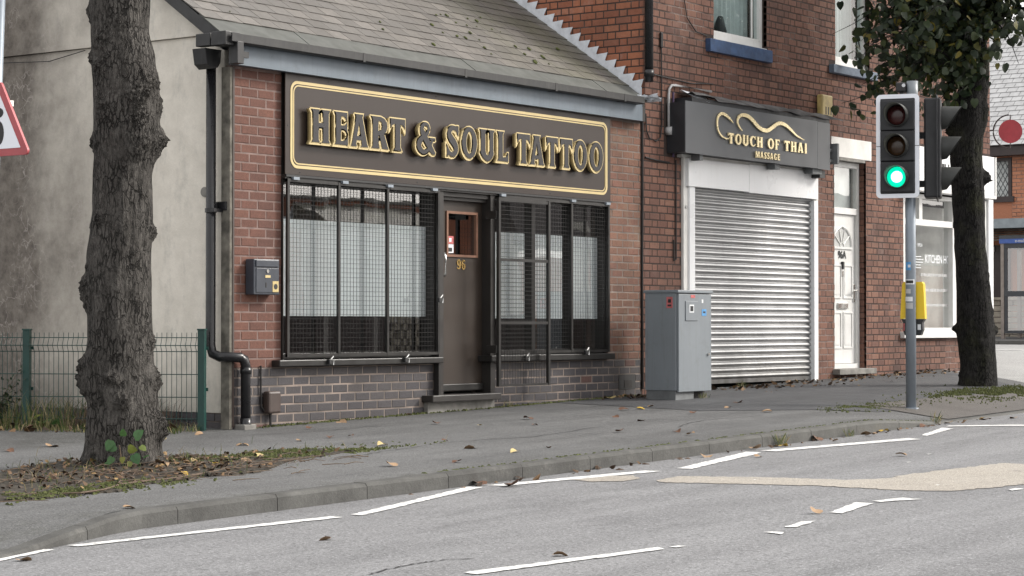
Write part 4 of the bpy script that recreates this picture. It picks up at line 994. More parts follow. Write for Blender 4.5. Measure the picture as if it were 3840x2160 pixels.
# massage sign box
ms = thing('massage_sign', 'slate grey box sign with polished gold massage lettering and swirl above the shutter', 'sign', (9.2, -.1, 2.86))
bx('front_panel', M['sign_grey'], ms, 7.362, 10.604, -.262, -.250, 2.866, 3.478); bx('front_panel', M['sign_grey'], ms, 10.608, 10.945, -.262, -.250, 2.862, 3.472)
bx('box', M['sign_side'], ms, 7.364, 10.94, -.249, -.004, 2.874, 3.465)
bx('end_trim', M['purple'], ms, 7.485, 7.50, -.02, -.002, 2.83, 3.60)
cap = MB(); n = 40
bm = bmesh.new(); bmesh.ops.create_grid(bm, x_segments=44, y_segments=4, size=1)
for v in bm.verts:
    x_ = 9.47 + v.co.x*1.88; t_ = (v.co.y+1)/2
    v.co = Vector((x_, -.03 - .26*(1-t_)*.9, 3.53 + .10*t_ + noise.noise((x_*3, t_*2, 1))*.028 + (.035 if x_ < 8.1 and t_ < .5 else 0)))
cap.addbm(bm); put('lead_capping', cap.mesh('lead_capping', True), M['cap'], ms)
bx('dark_gap', M['sign_side'], ms, 7.55, 10.98, -.235, -.004, 3.468, 3.535)
put('capping_end', MB().add([(7.58, -.22, 3.55), (7.95, -.24, 3.50), (8.05, -.10, 3.60), (7.62, -.04, 3.64)], [(0,1,2,3)]).mesh('capping_end'), M['lead'], ms)
YS = -.282
def word(txt, x0, x1, z0, z1, gap=.16, space=.6, bold=.0008):
    wd = {'I': .42, 'M': 1.25, 'H': .95, 'O': .95, 'U': .9, 'C': .9, 'T': .85, 'F': .72, 'A': .95, 'S': .72, 'G': .95, 'E': .75}
    tot = sum(wd[c]+gap if c != ' ' else space for c in txt) - gap; s_ = (x1-x0)/tot; x = x0
    for c in txt:
        if c == ' ': x += space*s_; continue
        w = wd[c]*s_
        o = put('letter', plates(glyph(c, x, x+w, z0, z1), bold, .014, YS, name='letter'), M['gold_mirror'], ms)
        x += w + gap*s_
word('TOUCH OF THAI', 8.30, 10.275, 3.035, 3.165, bold=-.0012)
word('MASSAGE', 8.957, 9.57, 2.905, 2.985, gap=.2, bold=-.001)
def ribbon(pts): 
    P_ = smooth(pts, 8); L, Q = [], []
    for i, (x, y, w) in enumerate(P_):
        a, b = P_[max(0, i-1)], P_[min(len(P_)-1, i+1)]; dx, dy = b[0]-a[0], b[1]-a[1]; l = math.hypot(dx, dy) or 1
        L.append((x-dy/l*w/2, y+dx/l*w/2)); Q.append((x+dy/l*w/2, y-dx/l*w/2))
    return [[L + Q[::-1]]]
put('swirl', plates(ribbon([(8.638,3.212,.012),(8.577,3.249,.022),(8.527,3.307,.03),(8.557,3.372,.036),(8.649,3.405,.042),(8.772,3.400,.048),(8.896,3.356,.052),(9.02,3.292,.05),(9.146,3.259,.048),(9.273,3.263,.048),(9.401,3.315,.048),(9.508,3.360,.046),(9.616,3.374,.046),(9.746,3.353,.042),(9.878,3.302,.034),(10.01,3.247,.022),(10.199,3.205,.006)]), 0, .014, YS, name='swirl'), M['gold_mirror'], ms)
put('swirl', plates(ribbon([(8.426,3.289,.006),(8.305,3.352,.034),(8.166,3.384,.036),(8.077,3.345,.030),(8.047,3.271,.026),(8.067,3.181,.024),(8.145,3.115,.020),(8.265,3.088,.016),(8.33,3.105,.008)]), 0, .014, YS, name='swirl'), M['gold_mirror'], ms)
for a, b in ((10.55, 10.80), (9.56, 9.68), (7.75, 7.82)): bx('under_light', M['cabinet_dk'], ms, a, b, -.22, -.10, 2.80, 2.872)
bx('flood_light', M['gutter'], ms, 10.78, 10.92, -.20, -.04, 2.76, 2.86)
br = put('side_bracket', MB().box(11.06, 11.11, -.31, -.16, 2.95, 3.22, .006).tube([(10.94, -.22, 3.13), (11.07, -.22, 3.13)], .025, 8).tube([(10.94, -.22, 2.99), (11.07, -.22, 2.99)], .025, 8).mesh('side_bracket'), M['cabinet_dk'], ms)
al = thing('alarm_box', 'weathered yellow alarm box on brick wall above the massage sign', 'alarm box', (11.19, -.02, 3.57))
bx('case', M['yellow_old'], al, 11.05, 11.34, -.10, -.008, 3.57, 3.88, .02)
for k in range(3): bx('louvre', M['gutter'], al, 11.13+.07*k, 11.15+.07*k, -.104, -.098, 3.62, 3.72)
# doorway 96A
li = bx('lintel', M['white_paint'], ter, 11.45, 12.62, -.015, .12, 3.094, 3.358, .006)
bx('lintel_drip', M['stone'], li, 11.60, 12.44, -.012, .10, 3.055, 3.093)
rv = MB()
for r_ in range(34):
    off = BL/2 if r_ % 2 else 0
    rv.box(12.472, 12.49, .03, .125, .252+r_*CO, .252+r_*CO+CO-.012)
o = put('reveal_bricks', rv.mesh('reveal_bricks'), M['brick_m'], ter); o['kind'] = 'stuff'
bx('door_step', M['stone'], ter, 11.50, 12.575, -.11, .25, .175, .252, .008)
fd = put('door_frame', MB().box(11.565, 11.64, .10, .19, .253, 3.05).box(12.40, 12.470, .10, .19, .253, 3.05).box(11.64, 12.40, .10, .19, 2.98, 3.05).box(11.64, 12.40, .10, .19, 2.345, 2.43).box(11.64, 12.40, .09, .19, .253, .315).mesh('door_frame'), M['white_upvc'], ter)
bx('pane', M['glass'], fd, 11.64, 12.40, .13, .138, 2.43, 2.98); bx('blind', M['net'], fd, 11.70, 12.39, .19, .20, 2.43, 2.98)
ud = put('door', MB().box(11.645, 12.395, .135, .18, .32, 2.34).mesh('door'), M['white_upvc'], ter)
px0, px1 = 11.72, 12.32
for (a, b, c, d_) in ((11.72, 12.00, .52, 1.02), (12.05, 12.32, .52, 1.02), (11.72, 12.00, 1.20, 1.66), (12.05, 12.32, 1.20, 1.66)):
    f_ = MB(); w_ = .022
    f_.box(a, b, .122, .136, c, c+w_).box(a, b, .122, .136, d_-w_, d_).box(a, a+w_, .122, .136, c+w_, d_-w_).box(b-w_, b, .122, .136, c+w_, d_-w_)
    put('moulding', f_.mesh('moulding'), M['white_upvc'], ud)
    bx('panel', M['white_upvc'], ud, a+.05, b-.05, .127, .136, c+.05, d_-.05)
fa = MB()
cx_, cz_, r_ = 12.02, 1.90, .26
put('fanlight', MB().add([(cx_+r_*math.cos(R(t)), .132, cz_+r_*math.sin(R(t))) for t in range(0, 181, 12)], [tuple(range(16))]).mesh('fanlight'), M['glass'], ud)
fa = MB().tube([(cx_+(r_+.01)*math.cos(R(t)), .13, cz_+(r_+.01)*math.sin(R(t))) for t in range(0, 181, 12)], .016, 6).box(cx_-r_-.03, cx_+r_+.03, .118, .135, cz_-.03, cz_)
for t in (36, 72, 108, 144): fa.tube([(cx_+.06*math.cos(R(t)), .130, cz_+.06*math.sin(R(t))), (cx_+r_*math.cos(R(t)), .130, cz_+r_*math.sin(R(t)))], .009, 5)
fa.tube([(cx_+.06*math.cos(R(t)), .130, cz_+.06*math.sin(R(t))) for t in range(0, 181, 20)], .009, 5)
put('fanlight_bars', fa.mesh('fanlight_bars'), M['white_upvc'], ud)
me = text_mesh('numeral', '96A', .145, .004, .95, .002); me.transform(Matrix.Translation((12.02, .128, 1.745))); put('numeral', me, M['ink'], ud)
put('knocker', MB().box(11.995, 12.045, .10, .135, 1.60, 1.70, .01).mesh('knocker'), M['ink'], ud); bx('spy_plate', M['steel'], ud, 11.99, 12.05, .115, .135, 1.50, 1.585, .006)
lb = bx('letter_plate', M['steel'], ud, 11.88, 12.17, .112, .135, 1.06, 1.14, .006)
put('handle', MB().box(12.335, 12.37, .115, .136, 1.15, 1.40, .005).tube([(12.352, .12, 1.31), (12.352, .07, 1.31), (12.24, .07, 1.31)], .012, 6).mesh('handle'), M['steel'], ud)
# kitchen showroom window
ks = thing('kitchen_shopfront', 'white framed kitchen shop window with brick stall riser at the far corner', 'shopfront', (15, 0, .7))
fr = put('frame', MB().box(13.635, 13.72, .02, .16, .745, 2.72).box(16.30, 16.42, -.02, .20, .745, 2.72).box(13.72, 16.30, .02, .16, 2.27, 2.36).box(13.72, 16.30, .02, .16, 2.66, 2.72).box(13.72, 16.30, .02, .16, .745, .80).box(15.30, 15.42, .02, .16, .80, 2.66).box(14.18, 14.28, .02, .16, 2.36, 2.66).mesh('frame'), M['white_upvc'], ks)
bx('sill', M['white_upvc'], ks, 13.52, 16.46, -.07, .16, .652, .744, .008)
bx('end_post', M['white_panel'], ks, 16.43, 16.60, -.05, .30, .30, 2.74, .005)
for a, b in ((13.72, 15.30), (15.42, 16.30)): bx('pane', M['glass'], fr, a, b, .10, .106, .80, 2.27); bx('pane', M['glass'], fr, a, b, .10, .106, 2.36, 2.66)
for txt, x, z, s, sx in (('KITCHEN HQ', 14.93, 1.745, .165, .74),):
    me = text_mesh('window_lettering', txt, s, .002, sx, .003); wx_ = max(v.co.x for v in me.vertices)*2; me.transform(Matrix.Diagonal((.83/wx_, 1, 1, 1))); me.transform(Matrix.Translation((x, .094, z))); put('window_lettering', me, M['paper'], ks)
me = text_mesh('window_lettering', 'OPEN', .07, .002, .9); me.transform(Matrix.Translation((14.35, .094, 1.97))); put('window_lettering', me, M['paper'], ks)
for x0, x1, z0, z1 in ((14.38, 15.28, 1.535, 1.60), (14.38, 15.28, 1.315, 1.38), (14.52, 15.28, 1.10, 1.16)):
    xx_ = x0
    while xx_ < x1:
        w__ = random.uniform(.05, .13); bx('window_strip', M['conduit'], ks, xx_, min(x1, xx_+w__), .0935, .0945, z0+.012, z1-.012); xx_ += w__ + .022
for zz in (1.82, 1.78, 1.74, 1.70, 1.66): bx('window_strip', M['paper'], ks, 14.22, 14.22+random.uniform(.12, .25), .0935, .0945, zz, zz+.012)
put('display_counter', MB().box(14.2, 15.25, .7, 1.3, .3, 1.02).box(14.15, 15.3, .65, 1.35, 1.02, 1.06).mesh('display_counter'), M['net'], ks)
put('display_tap', MB().tube([(14.6, .9, 1.06), (14.6, .9, 1.35), (14.8, .85, 1.42), (14.95, .8, 1.30)], .03, 8).mesh('display_tap', True), M['steel'], ks)
bx('added_pale_board', M['white_paint'], ks, 14.6, 16.3, .45, .5, .8, 2.6)  # pale board added inside to brighten the shop window
bx('display_tower', M['timber'], ks, 13.8, 14.2, .9, 1.4, .3, 2.3); bx('display_tower', M['white_paint'], ks, 15.5, 16.1, .9, 1.4, .3, 2.3)
kf = thing('kitchen_sign', 'white fascia sign above the kitchen shop partly hidden behind the dark tree', 'sign', (15.2, -.1, 2.75))
bx('sign_board', M['white_panel'], kf, 13.60, 16.44, -.16, -.002, 2.745, 3.375, .004)
bx('sign_frame', M['white_upvc'], kf, 13.60, 16.44, -.175, -.161, 2.745, 2.79); bx('sign_frame', M['white_upvc'], kf, 16.40, 16.44, -.175, -.161, 2.79, 3.375)
me = text_mesh('letter', 'ELLI', .42, .004, .55, .004); me.transform(Matrix.Translation((14.72, -.163, 2.88))); put('letter', me, M['ink'], kf)

# ---------------------------------------------------------------- street cabinet
ca_ = thing('street_cabinet', 'grey steel telecoms street cabinet with small stickers in front of the shutter', 'street cabinet', (6.57, -.65, gz(6.57, -.65)))
cz = gz(6.5, -.65) - .0
bx('body', M['cabinet'], ca_, 6.205, 6.93, -.845, -.44, cz+.10, cz+1.19, .004)
bx('plinth', M['cabinet_dk'], ca_, 6.215, 6.60, -.835, -.45, cz-.08, cz+.099); bx('plinth', M['interior'], ca_, 6.60, 6.92, -.78, -.45, cz-.08, cz+.099)
bx('lid', M['cabinet'], ca_, 6.193, 6.945, -.885, -.425, cz+1.19, cz+1.222, .006)
cdr = bx('door', M['cabinet'], ca_, 6.225, 6.925, -.872, -.847, cz+.085, cz+1.178, .005)
hp_ = bx('hatch', M['cabinet'], cdr, 6.36, 6.62, -.882, -.871, cz+.88, cz+1.10, .004)
bx('sticker', M['paper'], cdr, 6.435, 6.53, -.884, -.8825, cz+.97, cz+1.06); bx('sticker_print', M['ink'], cdr, 6.45, 6.515, -.8855, -.8845, cz+.985, cz+1.045)
bx('sticker', M['blue_sticker'], cdr, 6.715, 6.815, -.8745, -.8725, cz+.935, cz+1.01); bx('sticker_print', M['ink'], cdr, 6.74, 6.79, -.8755, -.8748, cz+.965, cz+.985)
bx('sticker', M['red_sticker'], cdr, 6.48, 6.57, -.8745, -.8725, cz+1.135, cz+1.17); bx('sticker', M['paper'], cdr, 6.71, 6.745, -.8745, -.8725, cz+1.08, cz+1.12)
bx('sticker', M['red_sticker'], ca_, 6.2025, 6.2045, -.805, -.725, cz+1.02, cz+1.145)
bx('sticker_print', M['ink'], ca_, 6.2015, 6.2022, -.79, -.74, cz+1.04, cz+1.06); bx('sticker_print', M['ink'], ca_, 6.2015, 6.2022, -.785, -.745, cz+1.08, cz+1.12)
put('lock', MB().disc((6.845, -.872, cz+.50), (0, -1, 0), .016, 10, th=.02).mesh('lock'), M['steel'], cdr)

# ---------------------------------------------------------------- traffic signal (built facing -y, then turned)
tz = pz(7.34, -3.153)
ts = thing('traffic_signal', 'traffic light on grey pole showing green, with yellow push button box', 'traffic light', (7.34, -3.153, tz), rotz=R(-74.7))
pl = put('pole', MB().tube([(0,0,-.1), (0,0,3.28)], .056, 20).mesh('pole', True), M['pole_grey'], ts, local=True)
put('pole_cap', MB().tube([(.02,.02,3.30), (.02,.02,3.58)], .062, 16).mesh('pole_cap', True), M['cabinet'], pl, local=True)
def rr_(x0, x1, z0, z1, r): return arc(x1-r, z1-r, r, r, 0, 90, 6) + arc(x0+r, z1-r, r, r, 90, 180, 6) + arc(x0+r, z0+r, r, r, 180, 270, 6) + arc(x1-r, z0+r, r, r, 270, 360, 6)
me = curve_mesh('backing_board', [rr_(-.345, .125, 2.295, 3.425, .05)], 0, .012); me.transform(Matrix.Translation((0, -.14, 0))); bb = put('backing_board', me, M['signal_black'], ts, local=True)
me = curve_mesh('white_border', [rr_(-.345, .125, 2.295, 3.425, .05), rr_(-.299, .079, 2.341, 3.379, .012)], 0, .006); me.transform(Matrix.Translation((0, -.150, 0))); put('white_border', me, M['board_white'], bb, local=True)
for zz in (2.86,):
    for a, b in ((-.344, -.30), (.08, .124)): bx('board_joint', M['ink'], bb, a, b, -.1545, -.152, zz-.003, zz+.003, local=True)
def signal_head(parent, cx, y0, zs, lenses, w=.36, h=.335, lit=None):
    for zc, lm in zip(zs, lenses):
        hd = bx('signal_module', M['signal_black'], parent, cx-w/2, cx+w/2, y0-.02, y0+.16, zc-h/2+.003, zc+h/2-.003, .012, local=True)
        put('lens', MB().tube([(cx, y0-.021, zc), (cx, y0-.035, zc), (cx, y0-.045, zc)], [.112, .10, .05], 24).mesh('lens', True), lm, hd, local=True)
        if lit: 
            if lm is M['lens_green']: put('lamp_core', MB().tube([(cx, y0-.046, zc), (cx, y0-.050, zc)], [.062, .03], 24).mesh('lamp_core'), M['green_core'], hd, local=True)
        vs, fs = [], []; n = 40
        for k in range(n+1):
            a = 2*math.pi*k/n; c, s_ = math.cos(a), math.sin(a)
            ln = .205*(.5+.5*s_)**1.0 + .045
            for (rr, yy) in ((.128, y0-.02), (.122, y0-.02-ln), (.116, y0-.02-ln), (.116, y0-.02)):
                vs.append((cx+rr*c, yy, zc+rr*s_))
        for k in range(n):
            for j in range(3): fs.append((k*4+j, k*4+j+1, (k+1)*4+j+1, (k+1)*4+j))
        vm = MB().add(vs, fs).mesh('visor', True); vm.materials.append(M['visor']); vm.materials.append(M['visor_in'])
        for i, p in enumerate(vm.polygons):
            if i % 3 == 2: p.material_index = 1
        put('visor', vm, None, hd, local=True)
signal_head(ts, -.11, -.16, (3.195, 2.86, 2.522), (M['lens_red'], M['lens_amber'], M['lens_green']), w=.374, h=.338, lit=True)
# second head faces the other way along the road
sh = bpy.data.objects.new('second_head', None); COL.objects.link(sh); sh.parent = ts; sh.location = (.30, .16, 0); sh.rotation_euler = (0, 0, R(90+8))
bx('housing', M['signal_black'], sh, -.19, .19, -.012, .17, 2.30, 3.385, .02, local=True)
me = curve_mesh('backing_board', [rr_(-.26, .26, 2.27, 3.415, .05)], 0, .012); me.transform(Matrix.Translation((0, .03, 0))); put('backing_board', me, M['signal_black'], sh, local=True)
vs_ = MB()
for zc in (3.18, 2.85, 2.515):
    vs, fs = [], []; n = 28
    for k in range(n+1):
        a = 2*math.pi*k/n; ln = .17*(.5+.5*math.sin(a)) + .05
        vs += [(.128*math.cos(a), -.012, zc+.128*math.sin(a)), (.122*math.cos(a), -.012-ln, zc+.122*math.sin(a))]
    for k in range(n): fs.append((2*k, 2*k+1, 2*k+3, 2*k+2))
    vs_.add(vs, fs)
put('visors', vs_.mesh('visors', True), M['visor'], sh, local=True)
bx('arm', M['signal_black'], ts, -.05, .25, .03, .09, 2.95, 3.02, local=True); bx('arm', M['signal_black'], ts, -.05, .25, .03, .09, 2.42, 2.49, local=True)
bx('arm', M['signal_black'], ts, -.15, .05, -.10, .03, 2.95, 3.02, local=True); bx('arm', M['signal_black'], ts, -.15, .05, -.10, .03, 2.42, 2.49, local=True)
dt = put('detector', MB().box(-.15, -.04, -.06, .10, 3.46, 3.565, .015).box(-.11, -.07, -.03, .05, 3.43, 3.46).mesh('detector'), M['gutter'], ts, local=True)
put('detector_eye', MB().disc((-.06, -.061, 3.53), (0, -1, 0), .02, 12, th=.004).mesh('detector_eye'), M['paper'], dt, local=True)
pbm = bmesh.new(); 
prof = [(-.105, .965), (.135, .965), (.130, 1.30), (.115, 1.345), (-.085, 1.345), (-.100, 1.30)]
ub = put('push_button_unit', MB().prism([(-.125, .98), (.145, .98), (.128, 1.36), (.112, 1.385), (-.087, 1.385), (-.103, 1.36)], 'y', .045, .17).mesh('push_button_unit'), M['yellow'], ts, local=True)
put('unit_base', MB().prism([(-.115, .978), (.135, .978), (.115, .94), (.12, .86), (.095, .80), (-.075, .80), (-.10, .86), (-.095, .94)], 'y', .05, .165).mesh('unit_base'), M['signal_black'], ub, local=True)
bx('sticker', M['paper'], ub, .065, .10, .046, .049, .86, .92, local=True); bx('sticker', M['red_sticker'], ub, -.092, -.075, .046, .049, .85, .93, local=True)
def pole_patch(z0, z1, a0, a1, mat, nm='sticker', r=.0575):
    vs, fs = [], []; n = 8
    for k in range(n+1):
        a = R(a0 + (a1-a0)*k/n); vs += [(r*math.sin(a), -r*math.cos(a), z0), (r*math.sin(a), -r*math.cos(a), z1)]
    for k in range(n): fs.append((2*k, 2*k+2, 2*k+3, 2*k+1))
    return put(nm, MB().add(vs, fs).mesh(nm), mat, pl, local=True)
dz_ = -tz
pole_patch(1.50+dz_-.06, 1.50+dz_+.03, -50, 12, M['blue_sticker']); pole_patch(1.47+dz_, 1.50+dz_, -20, 8, M['paper'], r=.058)
pole_patch(1.285+dz_, 1.34+dz_, -62, 55, M['paper']); pole_patch(1.297+dz_, 1.328+dz_, -50, 40, M['ink'], 'sticker_print', .0580)
pole_patch(1.185+dz_, 1.235+dz_, -55, 10, M['conduit']); pole_patch(1.10+dz_, 1.15+dz_, -70, 32, M['paper']); pole_patch(1.02+dz_, 1.085+dz_, -55, 35, M['conduit'])
bx('base_collar', M['pole_grey'], ts, -.075, .075, -.075, .075, -.06, .012, .01, local=True)

# ---------------------------------------------------------------- warning sign at the left edge
wz = pz(-4.28, -1.92)
wsn = thing('warning_sign', 'red bordered triangular warning sign on grey pole beside the bare tree trunk', 'road sign', (-4.28, -1.92, wz))
put('pole', MB().tube([(-4.300-.592*.099, -1.888+.806*.099, wz-.1), (-4.300+.592*.02, -1.888-.806*.02, 3.7)], .038, 14).mesh('pole', True), M['pole_grey'], wsn)
def tri(s, zc, r):   # rounded equilateral in (y,z), half side s
    pts = []
    for a, (cy, cz2) in ((90, (0, 1.155*s)), (210, (-s, -.577*s)), (330, (s, -.577*s))):
        d = Vector((cy, cz2)); c = d - d.normalized()*r*2
        pts += [(-1.94 + c.x + r*math.cos(R(t)), zc + c.y + r*math.sin(R(t))) for t in range(a-60, a+61, 15)]
    return pts
ZC = 2.015 + .577*.30
put('plate', MB().prism(tri(.312, ZC, .028), 'x', -4.345, -4.325).mesh('plate'), M['sign_red'], wsn)
put('white_face', MB().prism(tri(.225, ZC, .004), 'x', -4.348, -4.3455).mesh('white_face'), M['board_white'], wsn)
put('symbol', MB().prism([(-1.94-.055*math.cos(t*.3)-.0, ZC-.02+.085*math.sin(t*.3)) for t in range(21)], 'x', -4.350, -4.3485).prism([(-1.94+.05*math.cos(t*.4), ZC+.12+.035*math.sin(t*.4)) for t in range(15)], 'x', -4.350, -4.3485).mesh('symbol'), M['ink'], wsn)
bx('bracket', M['steel'], wsn, -4.33, -4.24, -1.97, -1.87, 2.10, 2.14); bx('bracket', M['steel'], wsn, -4.33, -4.24, -1.97, -1.87, 2.36, 2.40)

# ---------------------------------------------------------------- green mesh fence
P2, FD = Vector((-.28, .10, 0)), Vector((-.447, .894, 0))
fen = thing('mesh_fence', 'low dark green welded mesh fence in front of the cream side wall', 'fence', (-1.02, 1.58, -.08))
def fpt(t): p = P2 + FD*t; return p
posts = [0.0, 1.655, 3.31]
for t in posts:
    p = fpt(t); zb = pz(p.x, p.y)
    m = MB().box(-.032, .032, -.032, .032, zb-.1, .795, .004).box(-.036, .036, -.036, .036, .795, .81)
    me = m.mesh('post'); me.transform(Matrix.Translation((p.x, p.y, 0)) @ Matrix.Rotation(math.atan2(FD.y, FD.x), 4, 'Z')); po = put('post', me, M['fence'], fen)
    for zz in (.25, .62):
        cm = MB().box(-.045, .045, -.045, -.033, zz, zz+.03).mesh('clamp'); cm.transform(Matrix.Translation((p.x, p.y, 0)) @ Matrix.Rotation(math.atan2(FD.y, FD.x), 4, 'Z')); put('clamp', cm, M['fence'], po)
nrm = Vector((-FD.y, FD.x, 0)); nrm = -nrm if nrm.y > 0 else nrm
wz0 = -.03
wm = MB().tube([(0,0,wz0), (0,0,.60), (nrm.x*.035, nrm.y*.035, .66), (0,0,.725), (0,0,.775)], .0036, 4).mesh('wire', False); wm.materials.append(M['fence'])
for a, b in zip(posts, posts[1:]):
    k = 0; t = a + .05
    while t < b - .03:
        o = bpy.data.objects.new('wire', wm); COL.objects.link(o); o.parent = fen; p = fpt(t); o.location = Vector((p.x, p.y, 0)) - Vector(fen.location); t += .0465
    for zz, off in ((.0, 0), (.195, 0), (.40, 0), (.605, 0), (.66, .035), (.73, 0)):
        p, q = fpt(a+.02) + nrm*(off+.005), fpt(b-.02) + nrm*(off+.005)
        put('cross_wire', MB().tube([(p.x, p.y, zz), (q.x, q.y, zz)], .0040, 4).mesh('cross_wire'), M['fence'], fen)

# ---------------------------------------------------------------- trees
def interp(prof, z):
    for a, b in zip(prof, prof[1:]):
        if a[0] <= z <= b[0]:
            t = (z-a[0])/(b[0]-a[0]); t = t*t*(3-2*t)
            return [a[i]+(b[i]-a[i])*t for i in range(1, 4)]
    return list(prof[0][1:] if z < prof[0][0] else prof[-1][1:])
def trunk_mesh(prof, z0, z1, nz, na, seed, knobs, rough):
    vs, fs = [], []
    for i in range(nz):
        z = z0 + (z1-z0)*i/(nz-1); cx, cy, r = interp(prof, z)
        for k in range(na):
            a = 2*math.pi*k/na; c, s_ = math.cos(a), math.sin(a)
            q = Vector((c*1.6, s_*1.6, z*.9)) + Vector((seed, 0, 0))
            d = noise.fractal(q*1.4, 1.0, 2.0, 4)*rough*1.1
            rid = noise.noise(Vector((c*7, s_*7, z*1.1 + seed)))
            d += (1-abs(rid)*2)*rough*.32 + noise.noise(Vector((c*16, s_*16, z*3.2)))*rough*.30 + noise.noise(Vector((c*30, s_*30, z*24)))*rough*.10
            for (ka, kz, kr, kh) in knobs:
                da = math.atan2(math.sin(a-ka), math.cos(a-ka))*r; dd = (da*da + (z-kz)**2)/(kr*kr)
                if dd < 4: 
                    kn = math.exp(-dd*dd*.9); d += kh*kn*(.75 + .8*noise.noise(Vector((c*r*70, s_*r*70, z*70))) + .5*noise.noise(Vector((c*r*150, s_*r*150, z*150))))
            if z < .1 and seed < 5: d += .025*max(0, .1-z)/.3*(1+1.6*math.sin(a*5+.7)*math.sin(a*2+1.1))
            rad = r*.965 + d
            vs.append((cx + c*rad, cy + s_*rad, z))
    for i in range(nz-1):
        for k in range(na): fs.append((i*na+k, i*na+(k+1) % na, (i+1)*na+(k+1) % na, (i+1)*na+k))
    fs.append(tuple((nz-1)*na+k for k in range(na)))
    return MB().add(vs, fs).mesh('trunk', True)
ZC1 = [(-3.167,-1.935,-0.40,0.35),(-3.167,-1.935,-0.24,0.310),(-3.167,-1.935,-0.16,0.285),(-3.168,-1.935,-0.06,0.270),(-3.170,-1.939,0.097,0.278),(-3.173,-1.939,0.243,0.262),(-3.185,-1.926,0.388,0.266),(-3.195,-1.917,0.534,0.258),(-3.191,-1.928,0.752,0.239),(-3.195,-1.929,0.970,0.236),(-3.204,-1.921,1.116,0.246),(-3.207,-1.923,1.332,0.238),(-3.198,-1.942,1.551,0.233),(-3.194,-1.951,1.696,0.222),(-3.197,-1.953,1.914,0.217),(-3.185,-1.975,2.118,0.232),(-3.184,-1.979,2.205,0.246),(-3.188,-1.979,2.409,0.245),(-3.193,-1.977,2.569,0.240),(-3.205,-1.967,2.787,0.236),(-3.225,-1.947,3.005,0.215),(-3.228,-1.948,3.224,0.225),(-3.24,-1.94,4.4,.20),(-3.25,-1.95,5.6,.17)]
prof1 = [(p[2], p[0], p[1], p[3]) for p in ZC1]
RA = math.atan2(-.806, .592)       # image right, as an angle about the trunk
FA = math.atan2(-.592, -.806)      # towards the road view
kn1 = [(RA, 2.16, .10, .034), (RA+.35, 2.22, .09, .04), (RA, 2.45, .08, .026), (RA-.5, 2.62, .12, .03), (RA+math.pi, 2.18, .07, .03), (RA+math.pi, 2.80, .05, .03), (RA+math.pi, 1.12, .09, .045), (RA+math.pi+.1, 1.0, .06, .035),
       (RA+math.pi, .52, .10, .055), (RA+math.pi+.3, .40, .08, .04), (RA, .45, .09, .05), (RA, .10, .10, .05), (RA, 1.52, .06, .035), (RA, .72, .06, .025), (FA, .46, .045, .035), (FA+.15, .30, .06, .04), (FA-.2, .47, .04, .03), (FA-.5, .93, .03, .02),
       (FA-.65, 2.9, .07, .03), (FA-.7, 2.72, .06, .03), (FA+.5, 2.5, .09, .035), (FA+.55, 2.34, .09, .03), (FA-.55, 2.4, .10, .02), (FA+.6, 2.15, .10, .035), (FA-.6, 1.62, .05, .03), (FA, 3.0, .1, .02)]
rnd = random.Random(3)
for k in range(26): kn1.append((rnd.uniform(-3.1, 3.1), rnd.uniform(.1, 3.2), rnd.uniform(.02, .05), rnd.uniform(.008, .022)))
t1 = thing('lime_tree', 'thick knobbly grey tree trunk on the footway in front of the cream wall', 'tree', (-3.17, -1.935, -.2))
put('trunk', trunk_mesh(prof1, -.38, 5.6, 430, 150, 3.0, kn1, .0105), M['bark'], t1)
lb_ = MB()
for a, l in ((.3, 2.2), (2.2, 2.5), (4.1, 2.0), (5.3, 1.6)):
    lb_.tube([(-3.25, -1.95, 5.3), (-3.25+.5*math.cos(a)*l*.4, -1.95+.5*math.sin(a)*l*.4, 6.1), (-3.25+math.cos(a)*l*.6, -1.95+math.sin(a)*l*.6, 7.4), (-3.25+math.cos(a)*l, -1.95+math.sin(a)*l, 8.6)], [.13, .10, .06, .02], 8)
put('limb', lb_.mesh('limb', True), M['bark'], t1)
# heart shaped leaf: tip along +y, normal +z
def leaf_mesh(name, w=.8, curl=.15, fold=.18):
    pts = [(0, 0), (.30*w, -.06), (.52*w, .18), (.46*w, .50), (.24*w, .80), (0, 1.0), (-.24*w, .80), (-.46*w, .50), (-.52*w, .18), (-.30*w, -.06)]
    vs = [(x, y, -abs(x)*fold*1.2 - curl*(y-.3)**2) for x, y in pts] + [(0, .45, 0)]
    fs = [(10, i, (i+1) % 10) for i in range(10)]
    m = bpy.data.meshes.new(name); m.from_pydata(vs, [], fs); m.update(); m.polygons.foreach_set('use_smooth', [True]*10); return m
LM = [leaf_mesh('leaf', w, c, f) for w, c, f in ((.95, .2, .12), (.85, .35, .25), (1.0, .05, .3))]
for m_ in LM: m_.materials.append(M['leaf'])
ZC2 = [(11.399,-2.104,-.2,0.30),(11.399,-2.104,0.02,0.266),(11.404,-2.113,0.171,0.245),(11.405,-2.119,0.325,0.231),(11.393,-2.110,0.545,0.232),(11.382,-2.101,0.765,0.244),(11.372,-2.094,0.985,0.229),(11.360,-2.083,1.205,0.220),(11.343,-2.069,1.534,0.209),(11.322,-2.050,1.886,0.203),(11.310,-2.043,2.194,0.204),(11.302,-2.040,2.458,0.208),(11.292,-2.034,2.744,0.203),(11.279,-2.023,2.963,0.205),(11.285,-2.030,3.2,0.212),(11.290,-2.049,3.372,0.225),(11.301,-2.072,3.658,0.212),(11.327,-2.115,3.894,0.190),(11.334,-2.131,4.129,0.172),(11.31,-2.12,4.5,0.150),(11.27,-2.05,5.2,0.12),(11.25,-2.04,6.6,.08)]
prof2 = [(p[2], p[0], p[1], p[3]) for p in ZC2]
